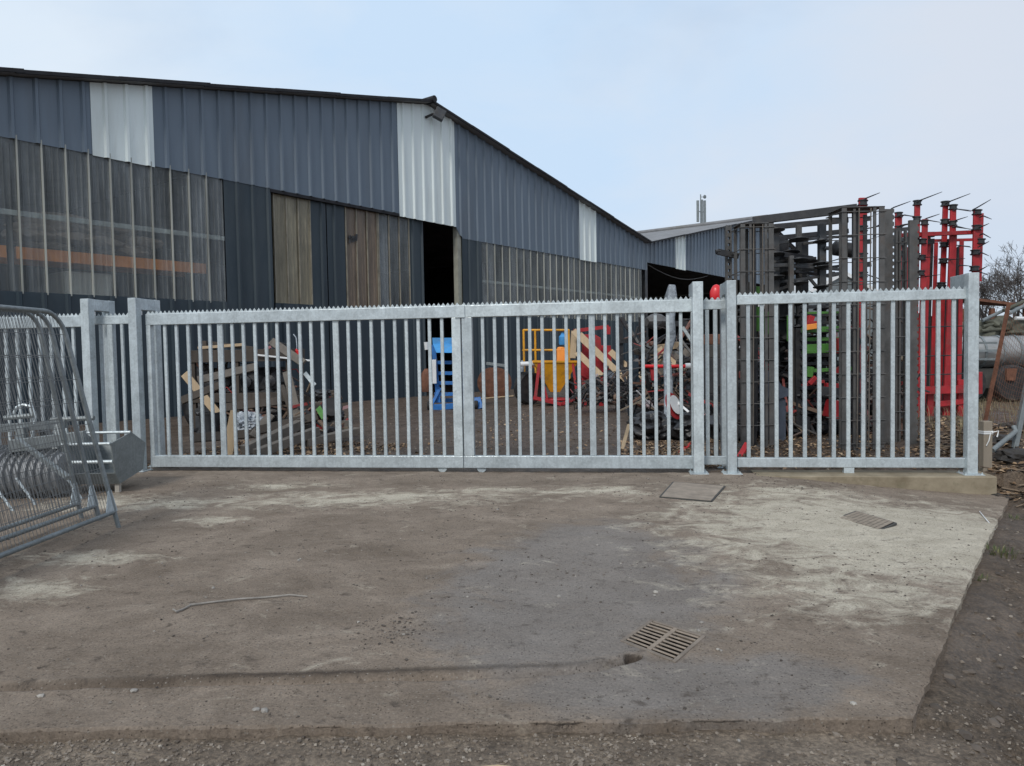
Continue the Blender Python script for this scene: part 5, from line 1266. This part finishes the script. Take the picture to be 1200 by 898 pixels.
# red spring tine harrows standing on end
def column(r,o,px_t,py_t,px_b,py_b,Y,w,mt='red',nm='red_beam'):
    a=P(px_t,py_t,Y); b=P(px_b,py_b,Y); b.z=max(b.z,.0) if py_b>480 else b.z
    return MB(o).bar(b,a,w,w*.4,(0,-1,0)).build(nm,M[mt],r,bevel=.008)
def clamp(r,o,px,py,Y,w):
    c=P(px,py,Y); mb=MB(o); rr=w*.58
    mb.lathe(c,[(rr*.85,-.05),(rr*1.08,-.046),(rr*1.08,-.03),(rr*.85,-.026),(rr*.85,.026),(rr*1.08,.03),(rr*1.08,.046),(rr*.85,.05)],(.05,0,1),12); mb.build('clamp',M['black'],r,smooth=False)
def tine(r,o,a,b,Y):
    p=P(*a,Y-.12); q=P(*b,Y-.5); mb=MB(o); mb.tube([p+Vector((-.03,.06,-.02)),p,p.lerp(q,.5),q],[.012,.012,.010,.005],6); mb.build('tine',M['black'],r,smooth=True)
H=[]
def harrow(label,px,Y):
    r=thing('red_tine_harrow',label,'tine harrow',(P(px,500,Y).x,Y,0),0,'red tine harrows stored upright'); return r,r.location.copy()
Y1=13.2
r,o=harrow('red tine harrow part rising behind the tall cage roller',1010,Y1)
column(r,o,1011,232,1011,505,Y1,.14)
for py in (238,268,300,322,345,400,440,480): clamp(r,o,1011,py,Y1,.14)
for a,b in (((1016,232),(1031,226)),((1016,268),(1046,262)),((1016,322),(1040,330))): tine(r,o,a,b,Y1)
for py,L in ((258,12),(285,10),(312,12)):
    MB(o).bar(P(1003,py,Y1+.05),P(1020,py-2,Y1+.1),.08,.06,(0,-1,0)).build('bracket',M['black'],r)
Y2=13.9
r,o=harrow('red tine harrow between the two notched steel bars',1056,Y2)
column(r,o,1053,249,1050,500,Y2,.12); column(r,o,1038,252,1036,500,Y2+.3,.12,'red'); column(r,o,1066,290,1061,500,Y2+.2,.16); column(r,o,1059,282,1056,500,Y2,.09,'black','dark_beam')
for py in (252,268,282,297,320,345): clamp(r,o,1053,py,Y2,.12)
for a,b in (((1048,243),(1067,236)),((1056,252),(1075,254)),((1056,264),(1066,262)),((1030,264),(1042,263))): tine(r,o,a,b,Y2)
for py in (270,282,287): MB(o).bar(P(1044,py,Y2-.1),P(1068,py-2,Y2),.06,.06,(0,-1,0)).build('cross_bar',M['gunmetal'],r)
for py in (450,470): column(r,o,1050,py,1075,py+.1,Y2,.10)
Y3=14.2
r,o=harrow('red tine harrow with two slim columns left of the broad red beams',1082,Y3)
column(r,o,1075,235,1070,505,Y3,.105); column(r,o,1084,257,1077,505,Y3-.2,.105); column(r,o,1088,276,1081,505,Y3+.2,.085); column(r,o,1097,284,1091,505,Y3+.4,.075)
for px,py in ((1075,238),(1074.5,257),(1073.5,283),(1073,300),(1072.5,320)): clamp(r,o,px,py,Y3,.13)
for px,py in ((1083.5,261),(1081,283),(1080,302),(1079,320)): clamp(r,o,px,py,Y3-.2,.12)
for a,b in (((1078,235),(1104,225)),((1060,252),(1076,255)),((1086,256),(1101,251)),((1086,258),(1104,261)),((1078,302),(1098,301)),((1078,325),(1102,322)),((1060,264),(1073,261))): tine(r,o,a,b,Y3)
for py in (276,284): MB(o).bar(P(1062,py,Y3),P(1094,py-1,Y3+.1),.10,.06,(0,-1,0)).build('cross_bar',M['black'],r)
Y4=14.4
r,o=harrow('red tine harrow with the broad red beams left of the end post',1115,Y4)
column(r,o,1108,238,1099,505,Y4,.10); column(r,o,1117,242,1112,505,Y4-.1,.11); column(r,o,1117,274,1108,510,Y4-.2,.13,nm='main_beam'); column(r,o,1127,280,1123,505,Y4+.2,.08)
for px,py in ((1108,239),(1107.5,260),(1106.5,287),(1105.5,306),(1103,334),(1103,337)): clamp(r,o,px,py,Y4,.14)
for px,py in ((1117,243),(1116.5,262),(1115,284)): clamp(r,o,px,py,Y4-.1,.13)
for a,b in (((1111,237),(1137,227)),((1120,245),(1140,247)),((1118,259),(1134,254)),((1118,266),(1140,269)),((1106,305),(1131,303)),((1115,287),(1137,289))): tine(r,o,a,b,Y4)
MB(o).bar(P(1056,276,Y4-.3),P(1150,272,Y4-.3),.07,.09,(0,-1,0)).build('cross_bar',M['red'],r); MB(o).bar(P(1060,283,Y4+.3),P(1140,281,Y4+.3),.05,.06,(0,-1,0)).build('cross_bar',M['red'],r)
MB(o).bar(P(1068,458,Y4-.4),P(1132,456,Y4-.4),.14,.12,(0,-1,0)).build('cross_bar',M['red'],r); MB(o).bar(P(1095,474,Y4-.3),P(1130,470,Y4-.3),.10,.10,(0,-1,0)).build('cross_bar',M['red'],r)
column(r,o,1126,445,1126,505,Y4-.3,.12); column(r,o,1090,455,1090,505,Y4-.3,.12); column(r,o,1146,436,1146,462,Y4+1,.16)
Y5=14.0
r,o=harrow('red tine harrow column topping out above the end post',1143,Y5)
column(r,o,1145,246,1139,505,Y5,.13); column(r,o,1150.5,250,1148,330,Y5+.2,.07)
for py,px in ((249,1145),(267,1144.5),(296,1143),(315,1142),(283,1149)): clamp(r,o,px,py,Y5,.14)
for a,b in (((1144,244),(1161,234)),((1121,245),(1138,248)),((1152,253),(1162,257)),((1150,266),(1159,262)),((1152,274),(1161,279)),((1150,288),(1159,283)),((1150,296),(1159,300)),((1150,316),(1157,312)),((1126,288),(1138,290)),((1126,311),(1138,312)),((1148,319),(1158,322)),((1120,265),(1137,269))): tine(r,o,a,b,Y5)

for px,pt_ in ((1087,285),(1103.5,345),(1122,290),(1132,345)):
    column(r,o,px+3,pt_,px-4,500,Y5+.9,.12,'black','dark_beam')
for py in (352,384,418,440):
    MB(o).tube([P(1072,py,Y5-.25),P(1132,py-2,Y5-.25)],.012,6).build('cross_rod',M['black'],r)
# tangles of small scrap that nobody could count
M['scrap']=islandmat('mixed scrap metal',[(0,(.012,.012,.014)),(.45,(.03,.03,.033)),(.62,(.10,.095,.09)),(.74,(.13,.06,.04)),(.86,(.20,.165,.12)),(.94,(.30,.02,.025)),(1,(.45,.46,.47))],.6)
rs_=random.Random(77)
def tangle(n,px0,px1,py0,py1,Ya,Ybk,L0,L1):
    t=MB()
    for i in range(n):
        px=rs_.uniform(px0,px1); f=rs_.random(); py=py0+(py1-py0)*rs_.random()**.6; Y=Ya+(Ybk-Ya)*(1-(py-py0)/(py1-py0))*.8+rs_.uniform(-.2,.3)
        c=P(px,py,Y); L=rs_.uniform(L0,L1); d=Vector((rs_.uniform(-1,1),rs_.uniform(-.5,.5),rs_.uniform(-.7,.7))).normalized()*L
        c.z=max(c.z,.05+abs(d.z))
        if rs_.random()<.35:
            k=Vector((d.z,0,-d.x))*.6; t.tube([c-d,c-d*.3+k,c+d*.4+k*.5,c+d],rs_.uniform(.010,.022),5)
        elif rs_.random()<.8: t.bar(c-d,c+d,rs_.uniform(.02,.07),rs_.uniform(.02,.06))
        else: t.blob(c,(rs_.uniform(.05,.15),rs_.uniform(.05,.12),rs_.uniform(.04,.12)),1,.4,2,i)
    return t
for a in ((170,742,818,378,482,16.3,18.6,.12,.42),(120,676,742,440,470,18.5,19.6,.10,.4),(380,870,1062,360,508,12.9,14.6,.12,.5),(120,228,345,400,505,Yw-.1,Yw+1.1,.08,.3),(60,345,400,455,505,12.8,14,.06,.25),(60,822,852,400,510,13,14.5,.1,.3)):
    tag(tangle(*a).build('scrap_tangle',M['scrap'],None),kind='stuff')
# ================================================================== RIGHT VERGE
Ytk=20.0
tk=thing('slurry_tank','long silver tank trailer with dark chassis behind the end post','tank trailer',(P(1165,470,Ytk).x,Ytk,0)); tko=tk.location.copy()
a=P(1118,412,Ytk); c=P(1230,412,Ytk); rr=(P(1150,394,Ytk).z-P(1150,432,Ytk).z)/2; zc=P(1150,413,Ytk).z
L=c.x-a.x
MB(tko).lathe((a.x,Ytk+.5,zc),[(rr*.25,-.18),(rr*.7,-.12),(rr*.94,-.02),(rr,.06),(rr,L),(rr*.7,L+.15),(rr*.2,L+.2)],(1,0,0),36).build('tank',M['glove'],tk,smooth=True)
for px in (1140,1158,1180,1200):
    x=P(px,412,Ytk).x; MB(tko).lathe((x,Ytk+.5,zc),[(rr+.001,-.03),(rr+.025,-.03),(rr+.025,.03),(rr+.001,.03)],(1,0,0),36).build('band',M['galv_old'],tk)
for py in (402,411,421):
    MB(tko).bar(P(1120,py,Ytk-.2),P(1168,py,Ytk-.2),.06,.05,(0,-1,0)).build('side_rail',M['galv_old'],tk)
MB(tko).b2((P(1122,0,Ytk).x,Ytk,P(1150,455,Ytk).z),(P(1230,0,Ytk).x,Ytk+1.0,P(1150,432,Ytk).z-.01)).build('chassis',M['tankdk'],tk)
for px in (1130,1182,1215):
    x=P(px,450,Ytk).x; mb=MB(tko); wheel(mb,(x,Ytk-.05,.5),.5,.35); mb.build('wheel',M['blackrub'],tk,smooth=True)
MB(tko).prism([P(x,y,Ytk-.3) for x,y in ((1180,432),(1192,432),(1190,446),(1180,446))],Vector((0,.1,0))).build('rusty_plate',M['rust'],tk)
# rusty roof sheet and rack of pipes above/behind tank
Yl=22.5
st=thing('rusty_lean_to','low rusty iron lean to behind the silver tank','lean to',(P(1165,470,Yl).x,Yl,0)); sto=st.location.copy()
q=[P(1146,360,Yl),P(1164,362,Yl),P(1178,357,Yl),P(1178,352.5,Yl),P(1164,357.5,Yl),P(1146,355.5,Yl)]
a=P(1120,358,Yl); b=P(1215,358,Yl)
MB(sto).prism([Vector((a.x,Yl,a.z+.30)),Vector((b.x,Yl,a.z-.05)),Vector((b.x,Yl,a.z-.13)),Vector((a.x,Yl,a.z+.22))],Vector((0,3,.3))).build('roof_sheet',M['rust'],st)
for x in (a.x+.3,(a.x+b.x)/2,b.x-.2):
    for dy in (.2,2.6): MB(sto).b2((x-.06,Yl+dy-.06,0),(x+.06,Yl+dy+.06,a.z-.1)).build('leg',M['rust'],st)
MB(sto).b2((a.x,Yl+2.7,0),(b.x,Yl+2.8,a.z-.2)).build('rear_sheet',M['tankdk'],st)
random.seed(21)
lbp=['pale pipe slanting up left across the lean to','thin green pipe on the tank heap','grey pipe crossing behind the rusty angle post','mossy pipe low on the tank heap','green hose reaching past the rusty angle post','thin grey pipe topmost on the tank heap','short pale pipe at the right of the tank heap']
for i,(a,b,mt) in enumerate((((1151,376,21.2),(1180,362,21.4),'galv_old'),((1152,383,21.1),(1178,376,21.3),'mossy'),((1182,368,21),(1212,352,21.4),'galv_old'),((1150,388,21),(1190,384,21.2),'mossy'),((1176,364,21.2),(1215,347,21.4),'mossy'),((1182,362,21.3),(1215,359,21.3),'galv_old'),((1190,373,21),(1215,374,21.1),'whitepl'))):
    if 'mossy' not in M: M['mossy']=mat('mossy grey brown metal',(.085,.085,.062),.7,0,.4,5)
    pa,pb=P(*a),P(*b); solo(MB((pa+pb)/2).tube([pa,pb],.05,8),'pipe',mt,lbp[i],'pipe','pipes heaped above the tank',smooth=True)
# dark thicket heap under pipes
o=MB((P(1172,385,21).x,21.3,0)); c=P(1172,390,21.3)
for i in range(10): o.blob((c.x+random.uniform(-1,1.2),21.5+random.uniform(-.2,.5),c.z+random.uniform(-.15,.28)),(.35,.3,.22),2,.6,2.4,i+70)
o.b2((c.x-1.2,21.3,0),(c.x+1.4,22.1,c.z))
solo(o,'scrap_heap','mossy','mossy scrap heap between the tank and the rusty lean to','scrap heap')
# rusty angle post, mesh, stake, prop
Yj=9.9
a=P(1146,520,Yj); a.z=ground_z(a.x,Yj)-.05; b=P(1182,357,Yj+.1)
mb=MB((a.x,Yj,0)); mb.bar(a,b,.055,.008,(0,-1,0)); dvec=Vector((.022,.03,0)); mb.bar(a+dvec,b+dvec,.008,.055,(0,-1,0)); solo(mb,'angle_post','rust','rusty angle iron post leaning right of the gate end','fence post')
a=P(1188,512,9.6); a.z=ground_z(a.x,9.6)-.05; b=P(1215,395,9.8); solo(MB((a.x,9.6,0)).bar(a,b,.06,.06,(0,-1,0)),'steel_post','galv_old','grey steel fence post leaning at the right picture edge','fence post',bevel=.004)
a=P(1163,528,9.35); a.z=max(a.z,ground_z(a.x,a.y)); b=P(1190,506,9.55); c=P(1188,500,9.6); solo(MB(a).tube([a,b,c],.032,10),'prop_pipe','galv_old','bent grey pipe propping the leaning steel post','pipe',smooth=True)
mw=MB((P(1180,450,9.8).x,9.8,0)); q0,q1=P(1151,490,9.9),P(1181,362,10.0); s0,s1=P(1190,500,9.6),P(1215,400,9.8)
for k in range(22):
    t=k/21; mw.tube([q0.lerp(q1,t),q0.lerp(q1,t).lerp(s0.lerp(s1,t),.5)+Vector((0,0,-.05)),s0.lerp(s1,t)],.0016,4,False)
for k in range(16):
    t=k/15; mw.tube([q0.lerp(s0,t),q1.lerp(s1,t)],.0016,4,False)
solo(mw,'wire_netting','rust','sagging rusty wire netting between the two leaning posts','netting')
Yi=G(1157,553).y; a=P(1153,494,Yi); b=P(1163.5,494,Yi)
stk=thing('timber_stake','weathered square timber stake with frayed tape beside the end post','stake',(P(1158,553,Yi).x,Yi,0)); sk=stk.location.copy()
MB(sk).b2((a.x,Yi,-.2),(b.x,Yi+.10,a.z)).build('stake_body',M['stake'],stk,bevel=.008)
z=P(1158,509,Yi).z; mb=MB(sk)
for dz in (0,.022): mb.b2((a.x-.004,Yi-.005,z+dz),(b.x+.004,Yi+.104,z+dz+.018))
mb.tube([(b.x-.03,Yi-.008,z+.02),(b.x-.06,Yi-.02,z-.08),(b.x-.085,Yi-.012,z-.14)],.006,6); mb.tube([(b.x-.02,Yi-.008,z+.02),(b.x+.05,Yi-.03,z+.04),(b.x+.02,Yi-.05,z-.03)],.009,6)
mb.build('frayed_tape',M['whitepl'],stk)
for i,(px,py,w,h) in enumerate(((1178,535,.22,.10),(1195,548,.28,.12),(1190,520,.2,.09),(1172,560,.14,.06))):
    p=G(px,py); z=ground_z(p.x,p.y); o=MB((p.x,p.y,z)); o.blob((p.x,p.y,z),(w,w*.8,h),3,.5,3,80+i); solo(o,'earth_clod','pit',['dark earth clod right of the timber stake','largest dark earth clod at the right picture edge','dark earth clod behind the bent prop pipe','small earth clod near the concrete corner'][i],'clod','earth clods on the leafy bank')

# ================================================================== TREES, MAST, FAR SHED
def bare_tree(label,x,y,h,seed,lean=.05,levels=6,r0=None):
    rn=random.Random(seed); r=thing('bare_tree',label,'tree',(x,y,-.1),0,'bare winter trees'); o=Vector((x,y,-.1)); tr=MB(o); cr=MB(o)
    def grow(p,d,L,rad,lv):
        n=3; pts=[p]; dd=d.copy()
        for i in range(n):
            dd=(dd+Vector((rn.uniform(-.16,.16),rn.uniform(-.16,.16),rn.uniform(-.03,.14)))).normalized(); pts.append(pts[-1]+dd*L/n)
        rs=[rad*(1-.38*i/n) for i in range(n+1)]
        (tr if lv<2 else cr).tube(pts,rs,7 if lv<2 else (5 if lv<4 else 3),False)
        if lv>=levels: return
        k=rn.choice((2,3,3)) if lv else 4
        for i in range(k):
            a=rn.uniform(0,6.28); sp=rn.uniform(.35,.8); ax=dd.orthogonal().normalized(); ax.rotate(Matrix.Rotation(a,3,dd))
            nd_=(dd*math.cos(sp)+ax*math.sin(sp)).normalized(); at=pts[-1] if i<2 else pts[2]
            grow(at,nd_,L*rn.uniform(.6,.82),max(.011,rs[-1]*rn.uniform(.62,.88)),lv+1)
    grow(o,Vector((lean,0,1)).normalized(),h*.26,r0 or h*.03,0)
    tr.build('trunk',M['bark'],r,smooth=True); cr.build('crown',M['bark'],r)
    return r
p=P(1166,400,42); bare_tree('bare tree just right of the end post',p.x,42,8.6,5,levels=7)
p=P(1192,400,46); bare_tree('second bare tree at the right picture edge',p.x,46,9.2,12,levels=7)
p=P(1225,400,50); bare_tree('bare tree mostly beyond the right picture edge',p.x,50,9.5,23,levels=7)
p=P(845,390,105); bare_tree('bare tree top peeping over the far barn roof',p.x,118,22,31)
hd=MB(); rn=random.Random(4)
for i in range(5200):
    x=rn.uniform(18,130); y=72+rn.uniform(-4,4)+x*.1; z=rn.uniform(0,1)**.7*(2.6+1.2*noise.noise(Vector((x*.2,0,0)))); a=Vector((rn.uniform(-.5,.5),rn.uniform(-.3,.3),rn.uniform(.2,.9)))*.9
    hd.bar((x,y,z),Vector((x,y,z))+a,.05,.05)
tag(hd.build('hedgerow',M['bark'],None),kind='stuff')
ym=96
ms=thing('telecom_mast','slim telecom mast with panel antennas behind the far barn roof','mast',(P(820,390,ym).x,ym,0)); mo=ms.location.copy()
a=P(821,228,ym)
MB(mo).tube([(a.x,ym,0),(a.x,ym,a.z)],[.16,.07],10).build('pole',M['galv_old'],ms,smooth=True)
for px,y0,y1,dx in ((816.5,236,261,-.1),(821,235,264,0),(824.5,236,262,.1)):
    p0,p1=P(px,y0,ym),P(px,y1,ym); MB(mo).b2((p0.x-.16,ym-.6,p1.z),(p0.x+.16,ym-.4,p0.z)).build('panel_antenna',M['galv_old'],ms,bevel=.03)
    MB(mo).bar((p0.x,ym-.4,(p0.z+p1.z)/2),(a.x,ym,(p0.z+p1.z)/2),.08,.08).build('bracket',M['galv_old'],ms)
p=P(825,231,ym); MB(mo).lathe(p,[(.05,0),(.22,.05),(.25,.15),(.22,.2)],(.6,-1,0),14).build('dish',M['galv_old'],ms,smooth=True)
MB(mo).bar(P(821,231,ym),P(825,231,ym),.06,.06).build('bracket',M['galv_old'],ms)
# far shed with pale roof
yS=46
fsd=thing('far_shed','distant shed with pale pitched roof seen between the stored machines','shed',(P(975,400,yS).x,yS,0)); fso=fsd.location.copy()
a,b,c=P(930,352,yS),P(990,317,yS),P(1050,352,yS)
MB(fso).prism([a,b,c,c-Vector((0,0,.2)),b-Vector((0,0,.25)),a-Vector((0,0,.2))],Vector((0,12,0))).build('roof',M['whitepl'],fsd)
MB(fso).prism([Vector((a.x+.2,yS+.2,0)),Vector((c.x-.2,yS+.2,0)),c+Vector((-.2,.2,-.21)),b+Vector((0,.2,-.27)),a+Vector((.2,.2,-.21))],Vector((0,11,0))).build('wall',M['galv_old'],fsd)
